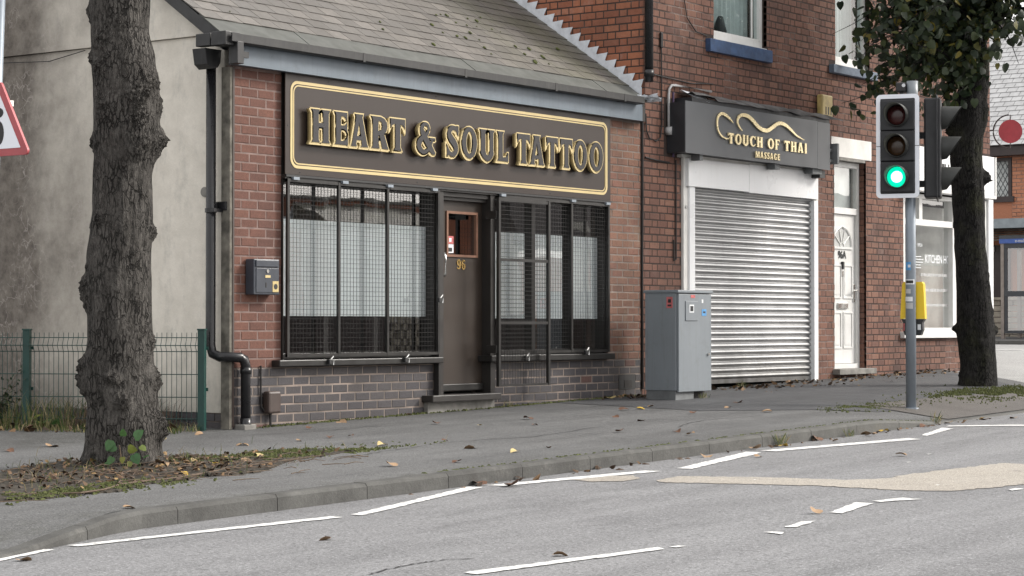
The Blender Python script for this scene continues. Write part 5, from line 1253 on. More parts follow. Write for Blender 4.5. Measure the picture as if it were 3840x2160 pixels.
kn2 = [(RA+.1, 2.72, .085, .12), (RA, .78, .06, .045), (RA+math.pi, .80, .06, .045), (RA+math.pi, 3.4, .12, .05), (RA+math.pi, 3.3, .06, .04), (FA, 1.55, .05, .02), (FA, 2.6, .06, .03), (FA, .62, .05, .03), (RA, 3.5, .15, .03)]
for k in range(14): kn2.append((rnd.uniform(-3.1, 3.1), rnd.uniform(.1, 4.2), rnd.uniform(.02, .05), rnd.uniform(.008, .02)))
t2 = thing('street_tree', 'dark trunked street tree with low leafy crown behind the traffic light', 'tree', (11.4, -2.1, .07))
put('trunk', trunk_mesh(prof2, -.2, 6.6, 330, 80, 9.0, kn2, .012), M['bark2'], t2)
rl = random.Random(21)
tw, leafs = MB(), []
RV = Vector((.592, -.806, 0)); FV = Vector((.806, .592, 0))
def spray(p0, p1, sag, n, r0, dens, spread):
    pts = []
    for i in range(n+1):
        t = i/n; p = Vector(p0).lerp(Vector(p1), t); p.z += -sag*t*t + .12*math.sin(t*3); p += Vector((rl.uniform(-.05, .05), rl.uniform(-.05, .05), rl.uniform(-.03, .03)))*(t*1.5)
        pts.append(p)
    tw.tube(pts, [r0*(1-.85*i/n) for i in range(n+1)], 5)
    for i in range(1, n+1):
        for k in range(dens):
            c = pts[i] + Vector((rl.gauss(0, spread), rl.gauss(0, spread), rl.gauss(-.06, spread*.7)))
            leafs.append(c)
base = Vector((11.31, -2.1, 0))
# (left-right, depth, height) of branch tips seen round the trunk
for k in range(95):
    a = rl.uniform(0, 2*math.pi); h0 = rl.uniform(3.9, 5.6) if math.cos(a) < .1 else rl.uniform(4.7, 5.8); L = rl.uniform(1.2, 2.5)
    tip = base + RV*max(-1.15, L*math.cos(a)) + FV*(L*math.sin(a)*.9) + Vector((0, 0, h0 + rl.uniform(-.25, .9)))
    spray(base + Vector((0, 0, h0)), tip, rl.uniform(.1, .6), 7, .022, 9, .16)
for lr, dp, zt, h0 in ((-1.66, -.2, 3.72, 4.3), (-1.35, .1, 4.0, 4.4), (-1.5, -.4, 4.35, 4.7), (-1.7, .2, 4.7, 5.0), (-.95, -.5, 3.95, 4.3), (-1.1, .3, 4.1, 4.6), (-.55, -.3, 3.62, 4.1), (-.35, -.6, 3.55, 4.1), (-.5, .4, 3.7, 4.2),
                       (-.8, -.5, 4.5, 4.8), (-1.2, -.3, 4.8, 5.1), (-1.45, 0, 4.55, 4.9), (.3, -.7, 4.6, 4.9), (-.3, -.8, 4.4, 4.8), (.6, -.6, 4.5, 4.9), (.9, -.4, 4.7, 5.2), (-.6, -.6, 4.15, 4.6), (-1.0, 0, 4.35, 4.7), (-.25, -.7, 4.0, 4.5), (-1.3, -.5, 4.2, 4.6)):
    spray(base + Vector((0, 0, h0)), base + RV*lr + FV*dp + Vector((0, 0, zt)), .12, 8, .018, 11, .11)
for k in range(70):   # upper crown, out of the picture but part of the tree
    a = rl.uniform(0, 2*math.pi); L = rl.uniform(.8, 2.6); h0 = rl.uniform(5.0, 6.5)
    spray(base + Vector((0, 0, h0)), base + Vector((L*math.cos(a), L*math.sin(a), h0 + rl.uniform(.3, 2.0))), .2, 5, .02, 7, .26)
put('branches', tw.mesh('branches', True), M['bark2'], t2)
cv = Vector((-14.245, -13.6, .85))
def leafmat4(c):
    s_ = rl.uniform(.075, .125)
    d = Vector((rl.uniform(-1, 1), rl.uniform(-1, 1), rl.uniform(-1.6, -.1))).normalized()      # tip direction, hanging
    nrm_ = (Vector((rl.uniform(-1, 1), rl.uniform(-1, 1), rl.uniform(.1, 1.2)))).normalized(); xa = d.cross(nrm_).normalized(); za = xa.cross(d).normalized()
    return Matrix(((xa.x*s_, d.x*s_, za.x*s_, c.x), (xa.y*s_, d.y*s_, za.y*s_, c.y), (xa.z*s_, d.z*s_, za.z*s_, c.z), (0, 0, 0, 1)))
def across(c): v = c - cv; return v.dot(RV)/v.dot(FV)
def keep(c):
    tr = interp(prof2, c.z); d = across(c) - across(Vector((tr[0], tr[1], c.z)))
    lr = d*27.3
    if abs(lr) < tr[2]*1.15 and (c - cv).length < 27.4 and c.z < 5.3 and rl.random() < .88: return False
    if lr < -1.72: return False
    if lr < -.85 and rl.random() < .12 + .45*min(1, (-.85-lr)/.7): return False
    if lr > .3 and c.z < 4.35 and rl.random() < .8: return False
    return True
leafs = [c for c in leafs if keep(c) and rl.random() > .30]
leafs = [c for c in leafs if not ((c-base).dot(RV) > .25 and c.z < 4.15 and rl.random() < .8)]
leafs = [c for c in leafs if c.z > 3.50 - .0 and not (c.z < 3.8 and (c - base).dot(RV) < -.1 and (c-base).dot(RV) > -1.0 and rl.random() < .3)]
inview = sorted([c for c in leafs if c.z < 5.1], key=lambda c: (c - cv).length)
sel = set(id(c) for c in inview[:300]); mass = MB()
for c in leafs:
    mt = leafmat4(c); src = LM[rl.randrange(3)]
    if id(c) in sel:
        o = bpy.data.objects.new('leaf', src); COL.objects.link(o); o.parent = t2; o.matrix_local = Matrix.Translation(-Vector(t2.location)) @ mt
    else: mass.add([mt @ v.co for v in src.vertices], [tuple(p.vertices) for p in src.polygons])
o = put('foliage', mass.mesh('foliage', True), M['leaf'], t2); o['kind'] = 'stuff'
# green sprout at the foot of the first trunk
spz = pz(-3.35, -2.1)
fl_ = leaf_mesh('sprout_leaf', .9, .25, .1); fl_.materials.append(M['fresh_leaf'])
sp = put('sprout', MB().tube([(-3.38, -2.12, spz), (-3.40, -2.16, spz+.10), (-3.42, -2.16, spz+.20)], .006, 5).tube([(-3.38, -2.12, spz), (-3.36, -2.20, spz+.12)], .005, 5).mesh('sprout'), M['twig'], t1)
for (u, w_, s_, an) in ((-.11, .24, .10, 250), (-.075, .20, .095, 200), (.06, .26, .11, 40), (.01, .18, .09, 350), (.10, .20, .07, 320), (-.10, .12, .08, 240), (.055, .14, .10, 300), (-.03, .12, .06, 270), (-.12, .07, .05, 180), (.12, .12, .06, 20), (-.02, .27, .07, 90), (.03, .09, .055, 270)):
    s_ *= .82
    c = Vector((-3.40, -2.22, spz + w_)) + RV*u - FV*rl.uniform(.0, .06)
    d = (RV*math.cos(R(an)) + Vector((0, 0, 1))*math.sin(R(an)) - FV*.3).normalized(); n_ = (-FV + Vector((rl.uniform(-.7, .7), rl.uniform(-.7, .7), rl.uniform(-.2, 1.1)))).normalized(); xa = d.cross(n_).normalized(); za = xa.cross(d)
    o = bpy.data.objects.new('leaf', fl_); COL.objects.link(o); o.parent = sp
    o.matrix_local = Matrix.Translation(-worldloc(sp)) @ Matrix(((xa.x*s_, d.x*s_, za.x*s_, c.x), (xa.y*s_, d.y*s_, za.y*s_, c.y), (xa.z*s_, d.z*s_, za.z*s_, c.z), (0, 0, 0, 1)))

# soil patch and litter round the trunk
LIT = [(-5.3,-2.6),(-4.6,-1.75),(-4.01,-1.5),(-3.32,-1.30),(-2.9,-1.42),(-2.40,-1.60),(-1.9,-1.72),(-1.35,-1.92),(-.75,-2.25),(-1.3,-2.35),(-1.9,-2.45),(-2.25,-2.62),(-2.7,-2.85),(-3.24,-2.90),(-3.75,-2.85),(-4.40,-3.05),(-4.9,-2.95),(-5.4,-2.85)]
def inside(p, poly):
    c = False; j = len(poly)-1
    for i in range(len(poly)):
        if (poly[i][1] > p[1]) != (poly[j][1] > p[1]) and p[0] < (poly[j][0]-poly[i][0])*(p[1]-poly[i][1])/(poly[j][1]-poly[i][1])+poly[i][0]: c = not c
        j = i
    return c
def soil_h(x, y):
    d = noise.fractal(Vector((x*2.3, y*2.3, 0)), 1, 2, 4)
    if not inside((x + d*.22, y + d*.16), LIT): return 0.0
    return .010 + .026*max(0, noise.noise(Vector((x*7, y*7, 2)))) + .012*noise.noise(Vector((x*19, y*19, 5))) + .045*math.exp(-((x+3.17)**2+(y+2.0)**2)*3.0)
def gsurf(x, y): return (pz(x, y) + max(0, soil_h(x, y))) if y > kerb_line(x) else rz(x, y)
# ---------------------------------------------------------------- grass, weeds, litter, moss
def blades(pts_fn, n, h0, h1, w, name, mat, lean=.5):
    m = MB(); rg = random.Random(len(name)+n)
    for k in range(n):
        x, y = pts_fn(rg); z = gsurf(x, y); h = rg.uniform(h0, h1); a = rg.uniform(0, 6.28); b = rg.uniform(0, 6.28); l = rg.uniform(.1, lean)*h
        wx, wy = math.cos(a)*w, math.sin(a)*w; lx, ly = math.cos(b)*l, math.sin(b)*l
        m.add([(x-wx, y-wy, z-.01), (x+wx, y+wy, z-.01), (x+wx*.7+lx*.35, y+wy*.7+ly*.35, z+h*.55), (x-wx*.7+lx*.35, y-wy*.7+ly*.35, z+h*.55), (x+lx, y+ly, z+h*rg.uniform(.75, 1))], [(0,1,2,3),(3,2,4)])
    o = put(name, m.mesh(name), mat); return tag(o, kind='stuff')
def along(t0, t1, o0, o1):
    def f(rg):
        t = rg.uniform(t0, t1); p = fpt(t) + nrm*rg.uniform(o0, o1); return p.x, p.y
    return f
tag(blades(along(1.15, 3.2, -.55, .35), 1100, .06, .38, .004, 'rough_grass', M['grass'], .7), 'rough green and straw grass growing through the fence foot')
tag(blades(along(.35, 1.4, -.7, .18), 500, .06, .38, .0035, 'dry_grass', M['twig'], .9), 'dry brown stems and grass along the fence foot')
tag(blades(along(.1, 3.2, .05, .50), 1100, .02, .09, .006, 'verge_grass', M['grass'], .9), 'short weedy grass strip between fence and footway')
tag(blades(along(.0, .6, .0, .25), 130, .03, .11, .004, 'corner_grass', M['grass'], 1.0), 'thin grass tufts below the last fence post')
shr = thing('garden_shrub', 'dark green leafy shrub behind the green fence post', 'shrub', (-1.1, 2.1, -.07))
sm_, stems = MB(), MB(); rs_ = random.Random(5)
sl_ = leaf_mesh('x', .6, .3, .2)
for k in range(26):
    a = rs_.uniform(0, 6.28); tip = Vector((-1.12+.34*math.cos(a)*rs_.random(), 1.95+.42*math.sin(a)*rs_.random(), rs_.uniform(.12, .50))); b0 = Vector((-1.12, 1.95, -.08))
    stems.tube([b0, b0.lerp(tip, .5)+Vector((0, 0, .05)), tip], [.006, .004, .002], 4)
    for j in range(22):
        c = b0.lerp(tip, rs_.uniform(.35, 1.05)) + Vector((rs_.gauss(0, .035), rs_.gauss(0, .035), rs_.gauss(0, .03))); s_ = rs_.uniform(.025, .045)
        mt = Matrix.Translation(c) @ Matrix.Rotation(rs_.uniform(0, 6.28), 4, 'Z') @ Matrix.Rotation(rs_.uniform(-1, 1.2), 4, 'X') @ Matrix.Scale(s_, 4)
        sm_.add([mt @ v.co for v in sl_.vertices], [tuple(p.vertices) for p in sl_.polygons])
o = put('foliage', sm_.mesh('foliage'), M['dark_leaf'], shr); o['kind'] = 'stuff'; put('stem', stems.mesh('stem'), M['twig'], shr)
wd_ = thing('broad_leaf_weed', 'pale broad leaved weed at the fence post foot', 'weed', (-1.0, 1.35, -.1))
wm_ = MB(); rs_ = random.Random(8)
for k in range(16):
    a = rs_.uniform(0, 6.28); s_ = rs_.uniform(.06, .12); c = Vector((-1.0 + rs_.uniform(-.15, .15), 1.30 + rs_.uniform(-.15, .15), pz(-1, 1.3) + rs_.uniform(.01, .14)))
    mt = Matrix.Translation(c) @ Matrix.Rotation(a, 4, 'Z') @ Matrix.Rotation(rs_.uniform(-.6, .6), 4, 'X') @ Matrix.Scale(s_, 4)
    wm_.add([mt @ v.co for v in sl_.vertices], [tuple(p.vertices) for p in sl_.polygons])
put('leaves', wm_.mesh('leaves'), M['fresh_leaf'], wd_)
bm = bmesh.new(); gv = {}
NX, NY = 180, 80
for i in range(NX+1):
    for j in range(NY+1):
        x, y = -5.5 + 4.9*i/NX, -3.15 + 1.95*j/NY
        h = soil_h(x, y); ins = h != 0.0
        gv[i, j] = (bm.verts.new((x, y, pz(x, y) + (h if ins else -.02))), ins)
for i in range(NX):
    for j in range(NY):
        q = [gv[i, j], gv[i+1, j], gv[i+1, j+1], gv[i, j+1]]
        if sum(a[1] for a in q) >= 2: bm.faces.new([a[0] for a in q])
me = bpy.data.meshes.new('tree_pit_soil'); bm.to_mesh(me); bm.free()
tag(put('tree_pit_soil', me, M['soil']), kind='structure')
rs_ = random.Random(12)
def litter(name, n, fn, mat, s0, s1, label, lift=.02, tilt=.7):
    m = MB(); k = 0; tries = 0
    while k < n and tries < n*30:
        tries += 1; x, y = fn(rs_)
        if x is None: continue
        src = LM[rs_.randrange(3)]; s_ = rs_.uniform(s0, s1)
        zz = gsurf(x, y) + lift*rs_.uniform(.3, 1.4)
        mt = Matrix.Translation((x, y, zz)) @ Matrix.Rotation(rs_.uniform(0, 6.28), 4, 'Z') @ Matrix.Rotation(rs_.uniform(-tilt, tilt), 4, 'X') @ Matrix.Rotation(rs_.uniform(-tilt, tilt), 4, 'Y') @ Matrix.Diagonal((s_*rs_.uniform(.5, 1), s_, s_*2.0, 1))
        m.add([mt @ v.co for v in src.vertices], [tuple(p.vertices) for p in src.polygons]); k += 1
    return tag(put(name, m.mesh(name), mat), label, kind='stuff')
def in_lit(rg):
    x, y = (rg.gauss(-3.35, 1.0), rg.gauss(-2.2, .50))
    return (x, y) if inside((x, y), LIT) else (None, None)
litter('leaf_litter', 680, in_lit, M['dry_leaf'], .014, .055, 'brown leaf litter heaped round the trunk foot', .028)
litter('wall_foot_litter', 230, lambda rg: (rg.uniform(8.2, 14.5), -abs(rg.gauss(0, .35))-.03), M['dry_leaf'], .03, .09, 'brown leaves drifted along the foot of the brick wall', .02)
litter('cabinet_litter', 40, lambda rg: (rg.gauss(6.35, .25), -abs(rg.gauss(.12, .15))-.02), M['dry_leaf'], .03, .09, 'brown leaves gathered behind the cabinet', .02)
litter('gutter_litter', 75, lambda rg: (rg.uniform(-2.5, 7.5), -3.96 - abs(rg.gauss(0, .05))), M['dry_leaf'], .03, .08, 'scattered leaf scraps lying in the road gutter', .012)
litter('verge_litter', 70, lambda rg: (lambda p: (p.x, p.y))(fpt(rg.uniform(.2, 3.2)) + nrm*rg.uniform(.0, .55)), M['dry_leaf'], .04, .10, 'fallen leaves on the grass by the fence', .03)
tm_ = MB(); rs2 = random.Random(31)
for k in range(130):
    x, y = rs2.gauss(-3.2, 1.0), rs2.gauss(-2.45, .35); a = rs2.uniform(-.6, .6) + (math.pi if rs2.random() < .5 else 0); l = rs2.uniform(.06, .30)
    if not -5.4 < x < -.6 or y > -1.2 or y < -3.3: continue
    z = gsurf(x, y) + .02
    tm_.tube([(x, y, z), (x+l*.5*math.cos(a), y+l*.5*math.sin(a)+rs2.uniform(-.02, .02), z+rs2.uniform(0, .02)), (x+l*math.cos(a), y+l*math.sin(a), z)], [.0035, .003, .0015], 4)
tag(put('twig_litter', tm_.mesh('twig_litter'), M['twig']), 'thin twigs scattered over the soil by the trunk', kind='stuff')
bt = MB().tube([(x, y, pz(x, y)+.02) for x, y in [(-4.75,-2.92),(-4.57,-3.02),(-4.34,-2.99),(-4.05,-2.84),(-3.79,-2.80),(-3.58,-2.82),(-3.2,-2.75),(-2.8,-2.62),(-2.2,-2.52),(-1.5,-2.42)]], [.004,.006,.007,.008,.009,.009,.008,.007,.005,.003], 6)
bt.tube([(-3.1,-2.74,pz(-3.1,-2.74)+.02), (-3.2,-2.95,pz(-3.2,-2.95)+.02), (-3.0,-3.0,pz(-3,-3)+.015)], [.006,.004,.002], 5)
tag(put('fallen_branch', bt.mesh('fallen_branch'), M['twig']), 'long thin fallen branch lying in front of the trunk', 'branch')
def moss_tufts(fn, n, name, label, h=.016):
    m = MB(); rg = random.Random(n)
    for k in range(n):
        x, y = fn(rg)
        if x is None: continue
        z = gsurf(x, y); s_ = rg.uniform(.010, .024); a = rg.uniform(0, 6.28)
        m.add([(x+s_*math.cos(a), y+s_*math.sin(a), z), (x+s_*math.cos(a+2.1), y+s_*math.sin(a+2.1), z), (x+s_*math.cos(a+4.2), y+s_*math.sin(a+4.2), z), (x, y, z+h*rg.uniform(.4, 1.2))], [(0,1,3),(1,2,3),(2,0,3)])
    return tag(put(name, m.mesh(name), M['moss']), label, kind='stuff')
def clump(cx, cy, sx, sy):
    def f(rg):
        x, y = rg.gauss(cx, sx), rg.gauss(cy, sy)
        return (x, y) if noise.noise(Vector((x*5, y*5, 4))) > -.12 and y < -.02 else (None, None)
    return f
moss_tufts(clump(-2.1, -1.95, .55, .10), 2600, 'moss_strip', 'green moss strip on tarmac right of the trunk')
moss_tufts(clump(-1.25, -2.25, .5, .05), 900, 'moss_strip', 'thin moss line on tarmac further right of the trunk')
tag(blades(lambda rg: (rg.gauss(-3.2, 1.1), rg.gauss(-2.0, .38)), 420, .02, .10, .003, 'pit_grass', M['grass'], 1.2), 'thin dry grass and weeds round the trunk foot')
moss_tufts(clump(-4.35, -2.85, .5, .09), 1200, 'moss_strip', 'moss patches on soil left of the trunk')
moss_tufts(clump(10.3, -2.85, .75, .22), 3800, 'moss_patch', 'bright green moss at the dark tree foot', .03)
moss_tufts(clump(7.0, -2.85, .45, .12), 900, 'moss_patch', 'small moss patch near the traffic light pole foot')
moss_tufts(lambda rg: (rg.uniform(.1, 6.7), -abs(rg.gauss(0, .03))-.02), 700, 'wall_moss', 'dark moss along the plinth foot', .02)
moss_tufts(lambda rg: (rg.uniform(-2, 6.5), -3.79+rg.gauss(0, .012)), 220, 'kerb_moss', 'moss in the joint behind the kerb', .01)
def tuft(name, label, x, y, n, h, zf=None):
    m = MB(); rg = random.Random(n)
    for k in range(n):
        a = rg.uniform(0, 6.28); l = rg.uniform(.3, 1)*h*.7; hh = rg.uniform(.4, 1)*h; z = (zf or pz)(x, y)
        px_, py_ = x+rg.gauss(0, .04), y+rg.gauss(0, .015)
        m.add([(px_-.004, py_, z), (px_+.004, py_, z), (px_+l*math.cos(a)*.5, py_+l*math.sin(a)*.4, z+hh*.7), (px_+l*math.cos(a), py_+l*math.sin(a)*.7, z+hh)], [(0,1,2),(1,3,2)])
    t_ = thing(name, label, 'weed', (x, y, 0)); put('leaves', m.mesh('leaves'), M['grass'], t_)
tuft('kerb_weed', 'tall straggly weed in the gutter by the kerb', 3.0, -3.97, 34, .13, rz)
tuft('kerb_weed', 'low weed in the gutter near the pole', 4.3, -3.97, 22, .10, rz)
tuft('kerb_weed', 'small weed on the kerb below the traffic light', 6.35, -3.90, 26, .16, rz)
tuft('wall_weed', 'tiny weed right of the brown door step', 4.15, -.05, 18, .09)
tuft('wall_weed', 'tiny weed at the foot of the roller shutter', 8.9, -.10, 24, .10)
tuft('wall_weed', 'tiny weed under the street cabinet door', 6.75, -.86, 24, .09)
# single fallen leaves
FLM = {}
def fallen(x, y, mat, size, label, group):
    key = mat; 
    if key not in FLM:
        me = leaf_mesh('fallen_leaf', .8, .35, -.25); me.materials.append(M[mat]); FLM[key] = me
    o = bpy.data.objects.new('fallen_leaf', FLM[key]); COL.objects.link(o)
    z = gsurf(x, y) + .012
    o.location = (x, y, z); o.rotation_euler = (random.uniform(-.35, .35), random.uniform(-.35, .35), random.uniform(0, 6.28)); s_ = size*1.0
    o.scale = (s_, s_*random.uniform(.8, 1.1), s_)
    tag(o, label, 'leaf', group)
GP, GR = 'fallen leaves on the footway', 'fallen leaves on the road'
for x, y, m_, s_, l_ in [
 (-.36,-2.09,'pale_leaf',.11,'pale yellow fallen leaf on open footway in line with the left window'), (-.11,-2.84,'tan_leaf',.12,'large curled tan leaf near the kerb edge in line with the left window'),
 (.28,-2.20,'brown_leaf',.06,'small brown leaf on footway below the plinth'), (-.12,-3.28,'pale_leaf',.09,'pale leaf close to the kerb'), (-1.11,-3.45,'brown_leaf',.09,'brown leaf at the kerb back edge'),
 (-1.74,-3.32,'tan_leaf',.11,'upright tan leaf just behind the kerb'), (.36,-3.25,'tan_leaf',.06,'small tan leaf behind the kerb in line with the door'), (-1.15,-1.22,'tan_leaf',.09,'tan leaf on footway by the shop corner'),
 (-.55,-1.28,'tan_leaf',.06,'small tan leaf on footway near the downpipe'), (-.08,-1.25,'brown_leaf',.09,'flat brown leaf on footway near the cable box'), (.11,-1.31,'brown_leaf',.06,'brown scrap of leaf beside another near the cable box'),
 (.46,-.51,'brown_leaf',.07,'dark brown leaf near the plinth foot'), (1.29,-.16,'tan_leaf',.12,'large tan leaf against the blue brick plinth'), (2.38,-.10,'tan_leaf',.06,'small tan leaf at the plinth foot left of the step'),
 (1.75,-.97,'brown_leaf',.10,'dark crumpled leaf on footway before the door'), (1.80,-1.45,'pale_leaf',.05,'tiny pale leaf on mid footway'), (-2.25,-2.25,'tan_leaf',.11,'large tan leaf on the moss beside the trunk'),
 (-1.90,-2.08,'pale_leaf',.09,'pale leaf on tarmac at the end of the moss'), (-2.54,-2.09,'pale_leaf',.12,'long pale leaf lying on the moss'), (2.79,-1.32,'brown_leaf',.11,'dark brown leaf in front of the door step'),
 (2.21,-1.76,'brown_leaf',.06,'small brown leaf on footway below the door'), (2.12,-2.79,'brown_leaf',.10,'brown leaf midway between door and kerb'), (3.66,-1.71,'brown_leaf',.09,'brown leaf in front of the security gate'),
 (3.39,-2.22,'brown_leaf',.10,'flat brown leaf farther out before the security gate'), (4.45,-1.26,'brown_leaf',.11,'dark leaf in front of the right window'), (4.78,-1.26,'yellow_leaf',.10,'bright yellow leaf in front of the right window'),
 (5.95,-.16,'pale_leaf',.16,'large pale yellow leaf standing against the right plinth'), (5.17,-1.20,'tan_leaf',.09,'tan leaf left of the cabinet'), (4.56,-2.07,'brown_leaf',.09,'brown leaf on footway left of the dark patch'),
 (6.31,-1.57,'brown_leaf',.13,'large brown leaf in front of the cabinet'), (5.57,-1.91,'tan_leaf',.09,'tan leaf on the dark tarmac edge'), (5.33,-2.55,'tan_leaf',.11,'pale tan leaf on dark tarmac in front of the cabinet'),
 (2.52,-3.15,'brown_leaf',.09,'brown leaf behind the kerb below the right window'), (2.26,-3.44,'tan_leaf',.09,'tan leaf on the kerb back below the right window'), (-3.32,-2.67,'yellow_leaf',.10,'yellow leaf in the litter before the trunk'),
 (-1.14,-1.21,'tan_leaf',.08,'tan leaf beside another near the shop corner'), (-2.30,-.16,'tan_leaf',.13,'big tan leaf on the grass edge left of the trunk'), (-.58,-.21,'tan_leaf',.09,'tan leaf below the last fence post'),
 (-1.26,-.42,'pale_leaf',.09,'pale leaf on footway just right of the trunk'), (-4.89,-3.76,'tan_leaf',.09,'tan leaf on the dropped kerb stone'), (-2.77,-.19,'brown_leaf',.10,'brown leaf at the grass edge far left'), (-3.16,-2.30,'tan_leaf',.13,'large tan leaf against the trunk foot'), (-2.72,-2.43,'yellow_leaf',.13,'orange yellow leaf on the heap right of the trunk foot'),
 (-4.45,-1.95,'tan_leaf',.11,'tan leaf on the litter at the far left'), (-4.22,-2.22,'brown_leaf',.12,'curled brown leaf on the litter at the far left')]:
    fallen(x, y, m_, s_, l_, GP)
for x, y, m_, s_, l_ in [
 (1.54,-4.06,'tan_leaf',.13,'crumpled tan leaf in the gutter below the door'), (2.46,-4.02,'tan_leaf',.14,'folded tan leaf at the kerb foot beside the tall weed'), (2.85,-4.05,'yellow_leaf',.10,'yellowish leaf under the tall kerb weed'),
 (3.65,-4.0,'brown_leaf',.13,'upright brown leaf against the kerb face'), (3.70,-4.17,'tan_leaf',.08,'tan leaf on the white line edge'), (4.68,-4.0,'tan_leaf',.15,'large tan leaf in the gutter left of the pole'),
 (4.45,-4.10,'tan_leaf',.11,'tan leaf beside a larger one in the gutter'), (4.97,-3.98,'yellow_leaf',.11,'yellow leaf standing against the kerb'), (5.95,-4.0,'brown_leaf',.13,'brown leaf in the gutter below the pole'), (6.54,-3.98,'tan_leaf',.11,'tan leaf at the lowered kerb'),
 (1.57,-4.52,'tan_leaf',.08,'tan leaf on the road inside the zigzag'), (-2.54,-7.30,'tan_leaf',.10,'tan leaf by the centre line dashes'), (2.08,-5.65,'tan_leaf',.10,'tan leaf on bare road beyond the buff patch'),
 (-1.56,-4.02,'brown_leaf',.13,'brown leaf cluster in the gutter at the zigzag corner'), (-1.50,-4.25,'brown_leaf',.14,'dark leaf on the zigzag corner'), (-4.91,-5.46,'tan_leaf',.10,'pale tan leaf alone on the near road'), (-5.04,-7.11,'tan_leaf',.08,'tan leaf near the long centre line'),
 (-6.45,-4.60,'tan_leaf',.10,'orange leaf beside the first white dash'), (7.22,-4.09,'brown_leaf',.10,'brown leaf past the end of the kerb'), (7.51,-4.28,'tan_leaf',.10,'tan leaf on the road by the stop line')]:
    fallen(x, y, m_, s_, l_, GR)

# ---------------------------------------------------------------- far side of the side street
hs = thing('far_house', 'orange brick house with glare pale slate roof across the side street', 'house', (32, 6, .6))
bx('wall', M['far_brick'], hs, 32.0, 32.3, -2, 6.26, .3, 4.9); bx('wall', M['far_brick'], hs, 32.0, 32.3, 7.25, 14, .3, 4.9); bx('wall', M['far_brick'], hs, 32.0, 32.3, 6.26, 7.25, 4.64, 4.9); bx('wall', M['far_brick'], hs, 32.0, 32.3, 6.26, 7.25, 2.0, 3.68)
fmap = lambda u, z, d: Matrix.Translation((31.985+d, -u, z)) @ Matrix.Rotation(R(-90), 4, 'Z')
fwl = bx('wall', M['mortar_buff'], hs, 31.992, 31.9995, 3.6, 6.255, 3.21, 4.66)
lay(fwl, layout(-6.25, -4.6, 3.22, 4.66, [], joint=.012), [M['far_brick']], 140, fmap, near(lambda u, z: (32, -u, z)))
wf = put('window', MB().box(31.97, 32.1, 6.26, 6.34, 3.68, 4.64).box(31.97, 32.1, 7.17, 7.25, 3.68, 4.64).box(31.97, 32.1, 6.34, 7.17, 4.56, 4.64).box(31.94, 32.1, 6.2, 7.3, 3.63, 3.76).mesh('window'), M['far_trim'], hs)
bx('pane', M['net'], wf, 32.06, 32.07, 6.34, 7.17, 3.76, 4.56)
ld = MB()
for k in range(-6, 12):
    for sgn in (1, -1):
        y0 = 6.34 + k*.11; a = (y0, 3.76); b = (y0 + sgn*.45, 4.56)
        pts = [(a[0]+(b[0]-a[0])*t/10, a[1]+(b[1]-a[1])*t/10) for t in range(11)]; pts = [p for p in pts if 6.34 <= p[0] <= 7.17]
        if len(pts) > 1: ld.tube([(32.055, pts[0][0], pts[0][1]), (32.055, pts[-1][0], pts[-1][1])], .008, 4)
put('leading', ld.mesh('leading'), M['cabinet_dk'], wf)
bx('gutter', M['far_trim'], hs, 31.65, 32.0, -2.2, 14.2, 4.67, 4.90)
rf_ = put('roof', MB().prism([(31.6, 4.88), (36.0, 8.3), (40.4, 4.88)], 'y', -2.2, 14.2).mesh('roof'), M['far_trim'], hs)
fsm = MB().box(0, .236, 0, .192, 0, .012).mesh('slate'); fsm.materials.append(M['far_slate'])
fang = math.atan(3.42/4.4); restf = MB()
for row in range(26):
    y = 2.6 - (.125 if row % 2 else 0)
    while y < 9.5:
        s0 = row*.205
        c = Vector((31.56 + s0*math.cos(fang), y+.245, 4.885 + s0*math.sin(fang) + .012))
        mp = Matrix.Translation(c) @ Matrix.Rotation(R(-90), 4, 'Z') @ Matrix.Rotation(fang - .04, 4, 'X')
        if row < 14 and 4.4 < y < 7.2: 
            o = bpy.data.objects.new('slate', fsm); COL.objects.link(o); o.parent = rf_; o.matrix_local = Matrix.Translation(-worldloc(rf_)) @ mp
        else: restf.add([mp @ v.co for v in fsm.vertices], [tuple(p.vertices) for p in fsm.polygons])
        y += .25
o = put('slating', restf.mesh('slating'), M['far_slate'], rf_); o['kind'] = 'stuff'
bx('canopy', M['grey_trim'], hs, 30.9, 32.0, 2.0, 9.0, 2.99, 3.20)
tl = MB()
for r_ in range(5): tl.box(31.0+r_*.12, 31.18+r_*.12, 2.2, 8.8, 2.72+r_*.055, 2.745+r_*.055)
put('canopy_tiles', tl.mesh('canopy_tiles'), M['timber'], hs)
bx('house_door', M['far_trim'], hs, 31.95, 31.99, 6.30, 7.2, .7, 2.65); bx('notice', M['paper'], hs, 31.90, 31.94, 6.66, 6.9, 2.50, 2.62); bx('wall', M['far_brick'], hs, 32.02, 32.3, 6.26, 7.25, .3, 2.0)
gw = thing('garden_wall', 'cream stone garden wall behind the telephone kiosk', 'wall', (29.5, 6, .6))
rg = random.Random(4)
for r_ in range(7):
    y = 4.4 - rg.uniform(0, .2); z0 = .50 + r_*.125
    while y < 9:
        w_ = rg.uniform(.25, .5)
        if r_ < 7: bx('stone', M['garden_stone'], gw, 29.5+rg.uniform(-.012, .012), 29.75, y+.008, y+w_-.008, z0+.006, z0+.119, .012) if y < 6.6 else bx('stone', M['garden_stone'], gw, 29.5, 29.75, y+.008, y+w_-.008, z0+.006, z0+.119)
        y += w_
bx('coping', M['garden_stone'], gw, 29.46, 29.8, 4.3, 9.0, 1.376, 1.43)
kz = gz(28, 4.2) + .06
kk = thing('telephone_kiosk', 'glass telephone kiosk with blue header strip across the side street', 'phone box', (28.2, 4.2, kz))
KX0, KX1, KY0, KY1 = 27.80, 28.65, 3.80, 4.665
